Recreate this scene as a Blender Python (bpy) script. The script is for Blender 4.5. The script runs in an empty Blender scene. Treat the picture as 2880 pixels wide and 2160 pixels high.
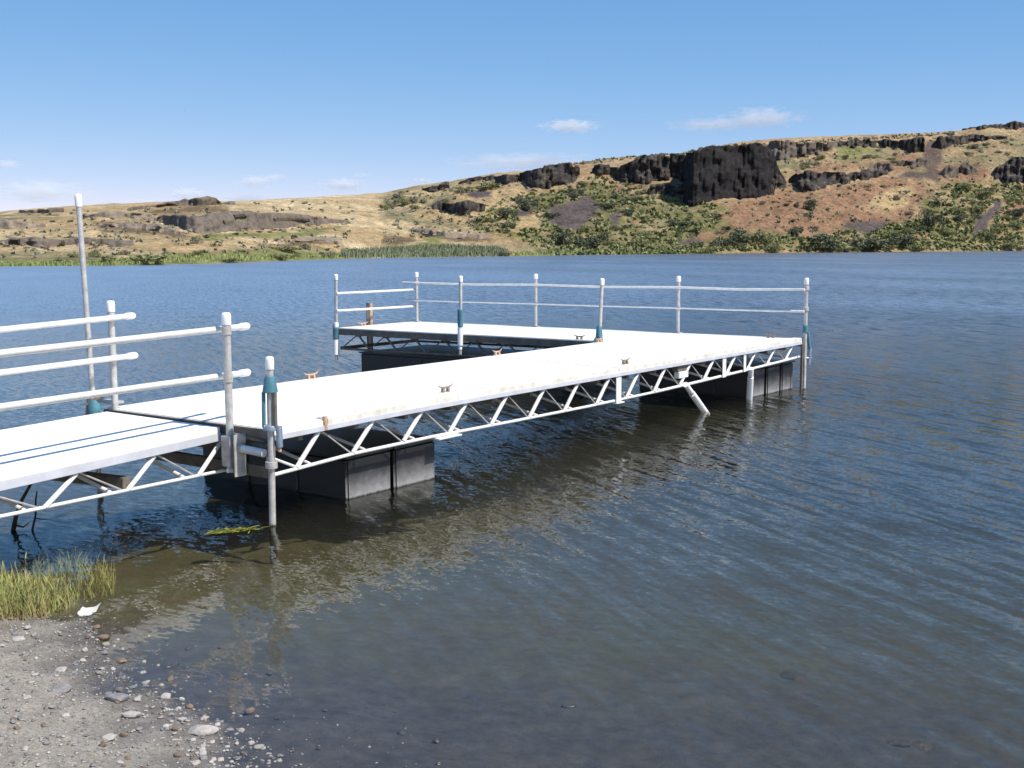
import bpy, bmesh, math, random
import numpy as np
from mathutils import Vector, Matrix

random.seed(7)
rng = np.random.default_rng(7)
scene = bpy.context.scene
COL = scene.collection
rad = math.radians

# ------------------------------------------------------------------ camera
FOC, PIT, ROL, CAMH = 3287.74, 0.1211, -0.0036, 2.4167   # focal length in px of a 2880 px wide frame
CX, CY = 1440.0, 1080.0
cam_d = bpy.data.cameras.new('camera')
cam = bpy.data.objects.new('camera', cam_d)
COL.objects.link(cam)
cam_d.sensor_width = 36.0
cam_d.lens = FOC / 2880.0 * 36.0
cam_d.clip_start = 0.05
cam_d.clip_end = 30000
_R = Vector((1, 0, 0)); _U = Vector((0, math.sin(PIT), math.cos(PIT))); _F = Vector((0, math.cos(PIT), -math.sin(PIT)))
_c, _s = math.cos(ROL), math.sin(ROL)
_cx = _c * _R + _s * _U; _cy = -_s * _R + _c * _U; _cz = -_F
cam.matrix_world = Matrix(((_cx.x, _cy.x, _cz.x, 0), (_cx.y, _cy.y, _cz.y, 0), (_cx.z, _cy.z, _cz.z, CAMH), (0, 0, 0, 1)))
scene.camera = cam

# ------------------------------------------------------------------ daylight
SUN_EL = rad(55)
SUN_H = Vector((0.8437, -0.5363))
SUN_STRENGTH, SKY_STRENGTH, EXPOSURE = 4.2, 0.08, 0.55
SKY_CURVE = ((1.13, 0.20, 1.06), (2.03, 0.415, 0.60), (4.03, 0.76, 0.36))
world = bpy.data.worlds.new('World'); scene.world = world
world.use_nodes = True
wn = world.node_tree.nodes; wl = world.node_tree.links
bg = wn['Background']
sky = wn.new('ShaderNodeTexSky'); sky.sky_type = 'NISHITA'; sky.sun_disc = False
sky.sun_elevation = SUN_EL
sky.sun_rotation = math.atan2(SUN_H.x, SUN_H.y)
sky.altitude = 400; sky.air_density = 0.5; sky.dust_density = 0.0; sky.ozone_density = 5.0
# the camera's response, the same over the whole sky: each channel through a power curve
sr = wn.new('ShaderNodeSeparateColor'); cb = wn.new('ShaderNodeCombineColor'); wl.new(sky.outputs[0], sr.inputs[0])
for i, (ref, out, g) in enumerate(SKY_CURVE):
    pw = wn.new('ShaderNodeMath'); pw.operation = 'POWER'; pw.inputs[1].default_value = g; wl.new(sr.outputs[i], pw.inputs[0])
    ml = wn.new('ShaderNodeMath'); ml.operation = 'MULTIPLY'; ml.inputs[1].default_value = out / (ref ** g) / 2 ** EXPOSURE / SKY_STRENGTH; wl.new(pw.outputs[0], ml.inputs[0])
    wl.new(ml.outputs[0], cb.inputs[i])
wl.new(cb.outputs[0], bg.inputs[0]); bg.inputs[1].default_value = SKY_STRENGTH
sd = bpy.data.lights.new('sun', 'SUN'); sun = bpy.data.objects.new('sun', sd); COL.objects.link(sun)
sd.energy = SUN_STRENGTH; sd.angle = rad(0.53); sd.color = (1.0, 0.955, 0.88)
sdir = Vector((SUN_H.x * math.cos(SUN_EL), SUN_H.y * math.cos(SUN_EL), math.sin(SUN_EL)))
sun.rotation_euler = sdir.to_track_quat('Z', 'Y').to_euler()
sun.location = (0, 0, 60)
scene.view_settings.view_transform = 'Standard'; scene.view_settings.look = 'None'
scene.view_settings.exposure = EXPOSURE; scene.view_settings.gamma = 1.0
scene.view_settings.use_curve_mapping = False

# ------------------------------------------------------------------ picture rays and the dock's frame
def ray(px, py):
    x = px - CX; y = CY - py
    X = _c * x - _s * y; Y = _s * x + _c * y
    cp, sp = math.cos(PIT), math.sin(PIT)
    return np.array([X / FOC, cp + Y / FOC * sp, -sp + Y / FOC * cp])
def onz(px, py, z=0.0):
    d = ray(px, py); t = (z - CAMH) / d[2]
    return Vector((d[0] * t, d[1] * t, z))
def ony(px, py, y):
    d = ray(px, py); t = y / d[1]
    return Vector((d[0] * t, y, CAMH + d[2] * t))

DX, DY, DA, DECK = -2.0431, 9.8983, 0.636, 0.8623
SA, CA = math.sin(DA), math.cos(DA)
DL, WM, WA, LA = 11.47, 2.40, 2.23, 8.40          # main length, main width, arm width, arm reach
def hog(u):
    return -0.035 * (max(0.0, 3.2 - u) / 3.2) ** 2
def D(u, v, z):
    return Vector((DX + SA * u - CA * v, DY + CA * u + SA * v, z - 0.003 * u - 0.0043 * v + (hog(u) if u < 3.2 else 0)))
_sv = Vector((-1, -0.175)).normalized(); _wv = Vector((_sv.y, -_sv.x))
def G(s, w, z):                                     # gangway frame: s towards the shore, w across to its left side
    u = -0.01 + _sv.x * s + _wv.x * w; v = 0.61 + _sv.y * s + _wv.y * w
    return Vector((DX + SA * u - CA * v, DY + CA * u + SA * v, z))

# ------------------------------------------------------------------ noise in numpy
_perm = np.random.default_rng(3).random((64, 64, 64)).astype(np.float32)
def vnoise(x, y, z=0.0):
    x, y, z = np.broadcast_arrays(np.asarray(x, float), np.asarray(y, float), np.asarray(z, float))
    xi, yi, zi = np.floor(x).astype(int), np.floor(y).astype(int), np.floor(z).astype(int)
    fx, fy, fz = x - xi, y - yi, z - zi
    fx = fx * fx * (3 - 2 * fx); fy = fy * fy * (3 - 2 * fy); fz = fz * fz * (3 - 2 * fz)
    P = lambda a, b, c: _perm[a & 63, b & 63, c & 63]
    l = lambda a, b, t: a + (b - a) * t
    return l(l(l(P(xi, yi, zi), P(xi+1, yi, zi), fx), l(P(xi, yi+1, zi), P(xi+1, yi+1, zi), fx), fy),
             l(l(P(xi, yi, zi+1), P(xi+1, yi, zi+1), fx), l(P(xi, yi+1, zi+1), P(xi+1, yi+1, zi+1), fx), fy), fz) * 2 - 1
def fbm(x, y, z=0.0, o=4):
    a, s, f = 1.0, 0.0, 1.0
    for k in range(o):
        s = s + a * vnoise(np.asarray(x) * f + 17.3 * k, np.asarray(y) * f + 9.1 * k, np.asarray(z) * f + 3.7 * k)
        a *= 0.5; f *= 2.03
    return s
def inpoly(px, py, poly):
    px = np.asarray(px, float); py = np.asarray(py, float)
    r = np.zeros(px.shape, bool)
    n = len(poly); j = n - 1
    for i in range(n):
        xi, yi = poly[i]; xj, yj = poly[j]
        if yi != yj:
            r ^= ((yi > py) != (yj > py)) & (px < (xj - xi) * (py - yi) / (yj - yi) + xi)
        j = i
    return r
z5 = lambda P: [(0.4521 * x, 440 + 0.4521 * y) for x, y in P]
z7 = lambda P: [(1080 + 0.4069 * x, 320 + 0.4069 * y) for x, y in P]
z8 = lambda P: [(1980 + 0.4069 * x, 320 + 0.4069 * y) for x, y in P]

# ------------------------------------------------------------------ object helpers
OW = {}
def link(o, parent=None, M=None):
    COL.objects.link(o)
    M = M or Matrix.Identity(4)
    if parent is not None:
        o.parent = parent
        o.matrix_parent_inverse = OW[parent].inverted()
    o.matrix_basis = M
    OW[o] = M
    return o
def empty(name, loc, label, cat, group=None):
    o = bpy.data.objects.new(name, None); o.empty_display_size = 0.2
    link(o, None, Matrix.Translation(Vector(loc)))
    o['label'] = label; o['category'] = cat
    if group: o['group'] = group
    return o
def tag(o, label=None, cat=None, group=None, kind=None):
    if label: o['label'] = label
    if cat: o['category'] = cat
    if group: o['group'] = group
    if kind: o['kind'] = kind
    return o
def finish(me, smooth):
    if smooth is not None:
        me.shade_smooth()
        me.set_sharp_from_angle(angle=rad(smooth))
def from_bm(name, bm, m, parent=None, M=None, smooth=35):
    me = bpy.data.meshes.new(name); bm.to_mesh(me); bm.free()
    for mm in (m if isinstance(m, (list, tuple)) else [m]): me.materials.append(mm)
    finish(me, smooth)
    return link(bpy.data.objects.new(name, me), parent, M)
def from_np(name, V, F, m, parent=None, smooth=None, M=None):
    me = bpy.data.meshes.new(name)
    V = np.asarray(V, np.float32); F = np.asarray(F, np.int32)
    k = F.shape[1]
    me.vertices.add(len(V)); me.vertices.foreach_set('co', V.ravel())
    me.loops.add(F.size); me.loops.foreach_set('vertex_index', F.ravel())
    me.polygons.add(len(F)); me.polygons.foreach_set('loop_start', np.arange(0, F.size, k, dtype=np.int32))
    me.polygons.foreach_set('loop_total', np.full(len(F), k, np.int32))
    me.update(calc_edges=True); me.validate()
    if m: me.materials.append(m)
    if smooth == 'all': me.shade_smooth()
    elif smooth is not None: finish(me, smooth)
    return link(bpy.data.objects.new(name, me), parent, M)

_tubes = {}
def tube_mesh(r, seg, m, r2=None):
    k = (round(r, 4), seg, m.name, r2)
    if k not in _tubes:
        bm = bmesh.new()
        bmesh.ops.create_cone(bm, cap_ends=True, segments=seg, radius1=r, radius2=r if r2 is None else r2, depth=1.0)
        me = bpy.data.meshes.new('tube'); bm.to_mesh(me); bm.free(); me.materials.append(m); finish(me, 40)
        _tubes[k] = me
    return _tubes[k]
def tube(name, A, B, r, m, parent=None, seg=12, r2=None):
    A, B = Vector(A), Vector(B); d = B - A
    M = Matrix.Translation((A + B) / 2) @ d.to_track_quat('Z', 'X').to_matrix().to_4x4() @ Matrix.Diagonal((1, 1, d.length, 1))
    return link(bpy.data.objects.new(name, tube_mesh(r, seg, m, r2)), parent, M)
def dome_cap(name, P, axis, r, h, m, parent):
    """a moulded pipe cap: straight skirt and rounded top"""
    bm = bmesh.new(); prof = [(r * 0.97, 0), (r, h * 0.04), (r, h * 0.72), (r * 0.93, h * 0.88), (r * 0.72, h * 0.97), (0.0, h)]
    lathe(bm, prof, 14)
    M = Matrix.Translation(Vector(P)) @ Vector(axis).to_track_quat('Z', 'X').to_matrix().to_4x4()
    return from_bm(name, bm, m, parent, M, 50)
def lathe(bm, prof, n=16):
    rings = []
    for r, z in prof:
        rings.append([bm.verts.new((r * math.cos(2 * math.pi * i / n), r * math.sin(2 * math.pi * i / n), z)) for i in range(n)] if r > 1e-6 else [bm.verts.new((0, 0, z))])
    for a, b in zip(rings, rings[1:]):
        for i in range(n):
            j = (i + 1) % n
            if len(a) == 1 and len(b) == 1: continue
            if len(b) == 1: bm.faces.new((a[i], a[j], b[0]))
            elif len(a) == 1: bm.faces.new((a[0], b[j], b[i]))
            else: bm.faces.new((a[i], a[j], b[j], b[i]))
    if len(rings[0]) > 1: bm.faces.new(list(reversed(rings[0])))
def hexa(bm, P8):
    """P8: bottom four then top four, counter-clockwise seen from above"""
    v = [bm.verts.new(p) for p in P8]
    for f in ((3, 2, 1, 0), (4, 5, 6, 7), (0, 1, 5, 4), (1, 2, 6, 5), (2, 3, 7, 6), (3, 0, 4, 7)):
        bm.faces.new([v[i] for i in f])
def slab(name, f, a0, a1, b0, b1, z0, z1, m, parent, n=1, bev=0.006, shear=0.0):
    """box in the frame f(a, b, z), cut into n along a; shear moves a with b"""
    bm = bmesh.new()
    ring = []
    for i in range(n + 1):
        a = a0 + (a1 - a0) * i / n
        ring.append([bm.verts.new(f(a + (shear * b if i in (0, n) or True else 0), b, z)) for b, z in ((b0, z0), (b1, z0), (b1, z1), (b0, z1))])
    for p, q in zip(ring, ring[1:]):
        for k in range(4):
            bm.faces.new((p[k], q[k], q[(k + 1) % 4], p[(k + 1) % 4]))
    bm.faces.new(list(reversed(ring[0]))); bm.faces.new(ring[-1])
    bmesh.ops.recalc_face_normals(bm, faces=bm.faces[:])
    if bev:
        es = [e for e in bm.edges if len(e.link_faces) == 2 and e.calc_face_angle(0) > 0.6]
        bmesh.ops.bevel(bm, geom=es, offset=bev, segments=2, affect='EDGES', clamp_overlap=True)
    return from_bm(name, bm, m, parent, None, 30)

# ------------------------------------------------------------------ materials
MATS = {}
def mat(name, col, rough=0.6, metal=0.0, var=0.0, vscale=6.0, col2=None, bump=0.0, bscale=40.0, spec=0.5):
    m = bpy.data.materials.new(name); m.use_nodes = True
    nt = m.node_tree; b = nt.nodes['Principled BSDF']
    b.inputs['Base Color'].default_value = (*col, 1); b.inputs['Roughness'].default_value = rough
    b.inputs['Metallic'].default_value = metal; b.inputs['Specular IOR Level'].default_value = spec
    if var or col2 or bump:
        geo = nt.nodes.new('ShaderNodeNewGeometry')
    if var or col2:
        n1 = nt.nodes.new('ShaderNodeTexNoise'); n1.inputs['Scale'].default_value = vscale; n1.inputs['Detail'].default_value = 6; n1.inputs['Roughness'].default_value = 0.65
        nt.links.new(geo.outputs['Position'], n1.inputs['Vector'])
        rp = nt.nodes.new('ShaderNodeValToRGB'); rp.color_ramp.elements[0].position = 0.36; rp.color_ramp.elements[1].position = 0.66
        c2 = col2 or tuple(c * (1 - var) for c in col)
        rp.color_ramp.elements[0].color = (*c2, 1); rp.color_ramp.elements[1].color = (*col, 1)
        nt.links.new(n1.outputs['Fac'], rp.inputs[0]); nt.links.new(rp.outputs[0], b.inputs['Base Color'])
    if bump:
        n2 = nt.nodes.new('ShaderNodeTexNoise'); n2.inputs['Scale'].default_value = bscale; n2.inputs['Detail'].default_value = 5
        nt.links.new(geo.outputs['Position'], n2.inputs['Vector'])
        bp = nt.nodes.new('ShaderNodeBump'); bp.inputs['Strength'].default_value = 1; bp.inputs['Distance'].default_value = bump
        nt.links.new(n2.outputs['Fac'], bp.inputs['Height']); nt.links.new(bp.outputs[0], b.inputs['Normal'])
    MATS[name] = m
    return m
def algae_below(m, col=(0.035, 0.036, 0.016)):
    nt = m.node_tree; N = nt.nodes; L = nt.links; b = N['Principled BSDF']
    src = b.inputs['Base Color'].links[0].from_socket
    geo = N.new('ShaderNodeNewGeometry'); sep = N.new('ShaderNodeSeparateXYZ'); L.new(geo.outputs['Position'], sep.inputs[0])
    n = N.new('ShaderNodeTexNoise'); n.inputs['Scale'].default_value = 30; L.new(geo.outputs['Position'], n.inputs['Vector'])
    q = N.new('ShaderNodeMath'); q.operation = 'MULTIPLY_ADD'; q.inputs[1].default_value = 0.03; L.new(n.outputs['Fac'], q.inputs[0]); L.new(sep.outputs['Z'], q.inputs[2])
    r = N.new('ShaderNodeMapRange'); r.inputs['From Min'].default_value = 0.015; r.inputs['From Max'].default_value = 0.035; L.new(q.outputs[0], r.inputs['Value'])
    x = N.new('ShaderNodeMix'); x.data_type = 'RGBA'; L.new(r.outputs[0], x.inputs['Factor']); x.inputs['A'].default_value = (*col, 1); L.new(src, x.inputs['B'])
    L.new(x.outputs['Result'], b.inputs['Base Color'])
M_DECK = mat('white_deck', (0.86, 0.835, 0.775), 0.65, col2=(0.76, 0.73, 0.66), vscale=2.2, bump=0.002, bscale=60)
M_EDGE = mat('deck_edging', (0.82, 0.79, 0.73), 0.55, col2=(0.60, 0.55, 0.46), vscale=7)
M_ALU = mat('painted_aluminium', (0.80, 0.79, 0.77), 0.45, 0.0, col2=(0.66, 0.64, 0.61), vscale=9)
M_FASC = mat('fascia_channel', (0.58, 0.58, 0.62), 0.5, col2=(0.48, 0.48, 0.51), vscale=5)
M_PVC = mat('white_cap', (0.86, 0.84, 0.82), 0.4)
M_GALV = mat('galvanised_pipe', (0.60, 0.58, 0.56), 0.5, 0.35, col2=(0.42, 0.39, 0.36), vscale=14)
M_PIPE = mat('rail_pipe', (0.80, 0.79, 0.77), 0.42, 0.15, col2=(0.66, 0.64, 0.61), vscale=10)
M_TEAL = mat('teal_vinyl', (0.080, 0.215, 0.265), 0.5, col2=(0.05, 0.145, 0.185), vscale=12)
M_STEELBLUE = mat('bracket_steel', (0.33, 0.40, 0.50), 0.45, 0.4, col2=(0.20, 0.24, 0.30), vscale=18)
M_FRAME = mat('shade_and_bracket_frame', (0.20, 0.165, 0.13), 0.7, col2=(0.11, 0.09, 0.07), vscale=6)  # shade painted into off-sun fascias and trusses; dark brackets share it
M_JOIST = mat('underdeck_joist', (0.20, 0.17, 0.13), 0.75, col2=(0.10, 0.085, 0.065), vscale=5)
M_CLEAT = mat('cleat_metal', (0.36, 0.29, 0.22), 0.5, 0.3, col2=(0.22, 0.16, 0.11), vscale=30)
M_RUST = mat('rust_tan', (0.62, 0.40, 0.27), 0.7, col2=(0.42, 0.24, 0.15), vscale=20)
M_BRANCH = mat('wet_branch', (0.045, 0.035, 0.028), 0.7, var=0.4, vscale=20)
M_LITTER = mat('white_litter', (0.88, 0.88, 0.86), 0.5)
M_BIRD = mat('grey_bird', (0.20, 0.21, 0.23), 0.7)

# black plastic float with dried scum and painted-in sun glare low on its sunlit side
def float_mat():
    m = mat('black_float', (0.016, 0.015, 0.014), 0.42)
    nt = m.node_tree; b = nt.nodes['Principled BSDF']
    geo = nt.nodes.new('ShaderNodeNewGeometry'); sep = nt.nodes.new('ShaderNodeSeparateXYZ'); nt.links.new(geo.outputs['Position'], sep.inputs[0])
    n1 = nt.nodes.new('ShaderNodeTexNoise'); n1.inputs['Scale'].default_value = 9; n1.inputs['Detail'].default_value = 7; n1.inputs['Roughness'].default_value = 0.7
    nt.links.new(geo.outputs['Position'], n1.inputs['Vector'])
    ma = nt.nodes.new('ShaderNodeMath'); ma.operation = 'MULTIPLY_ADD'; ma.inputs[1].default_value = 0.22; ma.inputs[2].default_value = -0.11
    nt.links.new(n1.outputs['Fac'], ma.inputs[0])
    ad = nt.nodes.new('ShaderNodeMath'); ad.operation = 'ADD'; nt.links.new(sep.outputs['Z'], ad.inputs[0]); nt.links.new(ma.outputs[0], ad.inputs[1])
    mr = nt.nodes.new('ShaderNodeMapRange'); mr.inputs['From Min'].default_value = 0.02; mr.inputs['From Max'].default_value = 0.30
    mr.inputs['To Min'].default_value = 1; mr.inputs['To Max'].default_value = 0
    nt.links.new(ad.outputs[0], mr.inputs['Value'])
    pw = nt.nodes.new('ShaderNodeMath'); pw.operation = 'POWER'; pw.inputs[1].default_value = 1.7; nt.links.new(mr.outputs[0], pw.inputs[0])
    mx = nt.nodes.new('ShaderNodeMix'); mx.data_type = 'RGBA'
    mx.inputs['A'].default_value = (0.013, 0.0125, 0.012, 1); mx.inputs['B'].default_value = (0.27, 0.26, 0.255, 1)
    dt = nt.nodes.new('ShaderNodeVectorMath'); dt.operation = 'DOT_PRODUCT'; dt.inputs[1].default_value = (CA, -SA, 0); nt.links.new(geo.outputs['Normal'], dt.inputs[0])  # keeps the pale tone to the sunlit faces, as painted light
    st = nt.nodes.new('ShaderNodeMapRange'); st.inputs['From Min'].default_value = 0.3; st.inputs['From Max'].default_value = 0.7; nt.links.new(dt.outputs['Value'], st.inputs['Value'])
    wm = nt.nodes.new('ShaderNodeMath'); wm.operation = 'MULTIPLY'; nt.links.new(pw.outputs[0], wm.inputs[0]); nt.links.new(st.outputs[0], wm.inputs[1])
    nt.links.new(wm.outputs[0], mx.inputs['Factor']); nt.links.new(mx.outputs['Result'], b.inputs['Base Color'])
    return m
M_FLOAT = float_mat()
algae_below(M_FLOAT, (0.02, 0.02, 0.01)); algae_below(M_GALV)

# ------------------------------------------------------------------ near shore and lake bed
SHORE = [(-700, 120), (-150, 40), (-30, 13.0), (-12, 9.6), (-6, 8.75), (-4.2, 8.25), (-3.35, 7.75), (-2.73, 7.34), (-2.29, 6.45), (-1.84, 6.02), (-1.42, 5.56), (-1.09, 5.16),
         (0.1, 3.75), (1.6, 2.2), (4, 0.0), (10, -4), (40, -20), (200, -60), (800, -160)]
def shore_dist(x, y):
    """signed distance to the shoreline: positive on land"""
    x = np.asarray(x, float); y = np.asarray(y, float)
    best = np.full(x.shape, 1e9); sg = np.ones(x.shape)
    for (ax, ay), (bx, by) in zip(SHORE, SHORE[1:]):
        dx, dy = bx - ax, by - ay
        t = np.clip(((x - ax) * dx + (y - ay) * dy) / (dx * dx + dy * dy), 0, 1)
        d = np.hypot(x - ax - t * dx, y - ay - t * dy)
        cr = dx * (y - ay) - dy * (x - ax)
        m = d < best
        best = np.where(m, d, best); sg = np.where(m, np.where(cr > 0, -1.0, 1.0), sg)
    return best * sg
def ground_z(x, y):
    x = np.asarray(x, float); y = np.asarray(y, float)
    d = shore_dist(x, y) + 0.10 * vnoise(x * 2.3, y * 2.3) + 0.05 * vnoise(x * 6, y * 6)
    land = np.where(d < 9, 0.085 * d, 0.765 + 0.02 * (d - 9))
    bed = np.where(d > -1.6, 0.16 * d, np.where(d > -9, -0.256 + 0.10 * (d + 1.6), -0.996 + 0.16 * (d + 9)))
    bed = np.maximum(bed, -3.4)
    near = np.exp(-(x * x + (y - 5) ** 2) / 900)
    z = np.where(d > 0, land, bed)
    z = z + near * (0.018 * vnoise(x * 3.1, y * 3.1) + 0.010 * vnoise(x * 9, y * 9) + 0.006 * vnoise(x * 23, y * 23))
    return z
def axis_knots(lo, hi, dlo, dhi, step, grow=1.16):
    mid = list(np.arange(dlo, dhi + 1e-6, step)); a = [dlo]; s = step
    while a[-1] > lo: s *= grow; a.append(max(lo, a[-1] - s))
    b = [mid[-1]]; s = step
    while b[-1] < hi: s *= grow; b.append(min(hi, b[-1] + s))
    return np.array(list(reversed(a[1:])) + mid + b[1:])
def grid_obj(name, X, Y, Z, m, smooth='all'):
    r, c = X.shape
    V = np.stack([X, Y, Z], -1).reshape(-1, 3)
    i = np.arange(r * c).reshape(r, c)
    F = np.stack([i[:-1, :-1], i[:-1, 1:], i[1:, 1:], i[1:, :-1]], -1).reshape(-1, 4)
    return from_np(name, V, F, m, None, smooth)

def ground_mat():
    m = bpy.data.materials.new('gravel_and_bed'); m.use_nodes = True
    nt = m.node_tree; N = nt.nodes; L = nt.links; b = N['Principled BSDF']
    geo = N.new('ShaderNodeNewGeometry'); sep = N.new('ShaderNodeSeparateXYZ'); L.new(geo.outputs['Position'], sep.inputs[0])
    def noise(sc, det=6, ro=0.6):
        n = N.new('ShaderNodeTexNoise'); n.inputs['Scale'].default_value = sc; n.inputs['Detail'].default_value = det; n.inputs['Roughness'].default_value = ro
        L.new(geo.outputs['Position'], n.inputs['Vector']); return n
    def ramp(src, p0, c0, p1, c1):
        r = N.new('ShaderNodeValToRGB'); r.color_ramp.elements[0].position = p0; r.color_ramp.elements[1].position = p1
        r.color_ramp.elements[0].color = (*c0, 1); r.color_ramp.elements[1].color = (*c1, 1); L.new(src, r.inputs[0]); return r
    def mix(f, a, c, mode='MIX'):
        x = N.new('ShaderNodeMix'); x.data_type = 'RGBA'; x.blend_type = mode
        if isinstance(f, float): x.inputs['Factor'].default_value = f
        else: L.new(f, x.inputs['Factor'])
        L.new(a, x.inputs['A']); L.new(c, x.inputs['B']); return x.outputs['Result']
    big = noise(1.3); fine = noise(55, 6, 0.75); mid = noise(9, 6, 0.7)
    dry = ramp(mid.outputs['Fac'], 0.34, (0.28, 0.25, 0.21), 0.66, (0.42, 0.38, 0.32))
    speck = ramp(fine.outputs['Fac'], 0.35, (0.45, 0.42, 0.40), 0.66, (1.15, 1.12, 1.08))
    dryc = mix(0.85, dry.outputs[0], speck.outputs[0], 'MULTIPLY')
    bed = ramp(mid.outputs['Fac'], 0.30, (0.070, 0.056, 0.028), 0.70, (0.155, 0.128, 0.070))
    bed2 = ramp(big.outputs['Fac'], 0.38, (0.105, 0.082, 0.034), 0.62, (0.098, 0.102, 0.038))
    algae = mix(0.5, bed.outputs[0], bed2.outputs[0])
    mud = ramp(mid.outputs['Fac'], 0.32, (0.050, 0.044, 0.042), 0.68, (0.105, 0.092, 0.084))
    yy = N.new('ShaderNodeMath'); yy.operation = 'MULTIPLY_ADD'; yy.inputs[1].default_value = 2.5; L.new(big.outputs['Fac'], yy.inputs[0]); L.new(sep.outputs['Y'], yy.inputs[2])
    yf = N.new('ShaderNodeMapRange'); yf.inputs['From Min'].default_value = 7.6; yf.inputs['From Max'].default_value = 9.2; L.new(yy.outputs[0], yf.inputs['Value'])
    bedc = mix(yf.outputs[0], mud.outputs[0], algae)
    # moisture: wet gravel just above the waterline, mud under it
    wz = N.new('ShaderNodeMath'); wz.operation = 'MULTIPLY_ADD'; wz.inputs[1].default_value = 0.05; L.new(big.outputs['Fac'], wz.inputs[0]); L.new(sep.outputs['Z'], wz.inputs[2])
    f = N.new('ShaderNodeMapRange'); f.inputs['From Min'].default_value = 0.015; f.inputs['From Max'].default_value = 0.075; L.new(wz.outputs[0], f.inputs['Value'])
    L.new(mix(f.outputs[0], bedc, dryc), b.inputs['Base Color'])
    rr = N.new('ShaderNodeMapRange'); rr.inputs['To Min'].default_value = 0.45; rr.inputs['To Max'].default_value = 0.9; L.new(f.outputs[0], rr.inputs['Value']); L.new(rr.outputs[0], b.inputs['Roughness'])
    bp = N.new('ShaderNodeBump'); bp.inputs['Distance'].default_value = 0.012; bp.inputs['Strength'].default_value = 1; L.new(fine.outputs['Fac'], bp.inputs['Height']); L.new(bp.outputs[0], b.inputs['Normal'])
    return m
M_GROUND = ground_mat()
gx = axis_knots(-700, 800, -5.5, 4.5, 0.045); gy = axis_knots(-300, 430, 2.5, 13, 0.05)
GX, GY = np.meshgrid(gx, gy)
ground = grid_obj('ground', GX, GY, ground_z(GX, GY), M_GROUND)
tag(ground, 'grey gravel shore running down under the lake', kind='structure')

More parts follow.
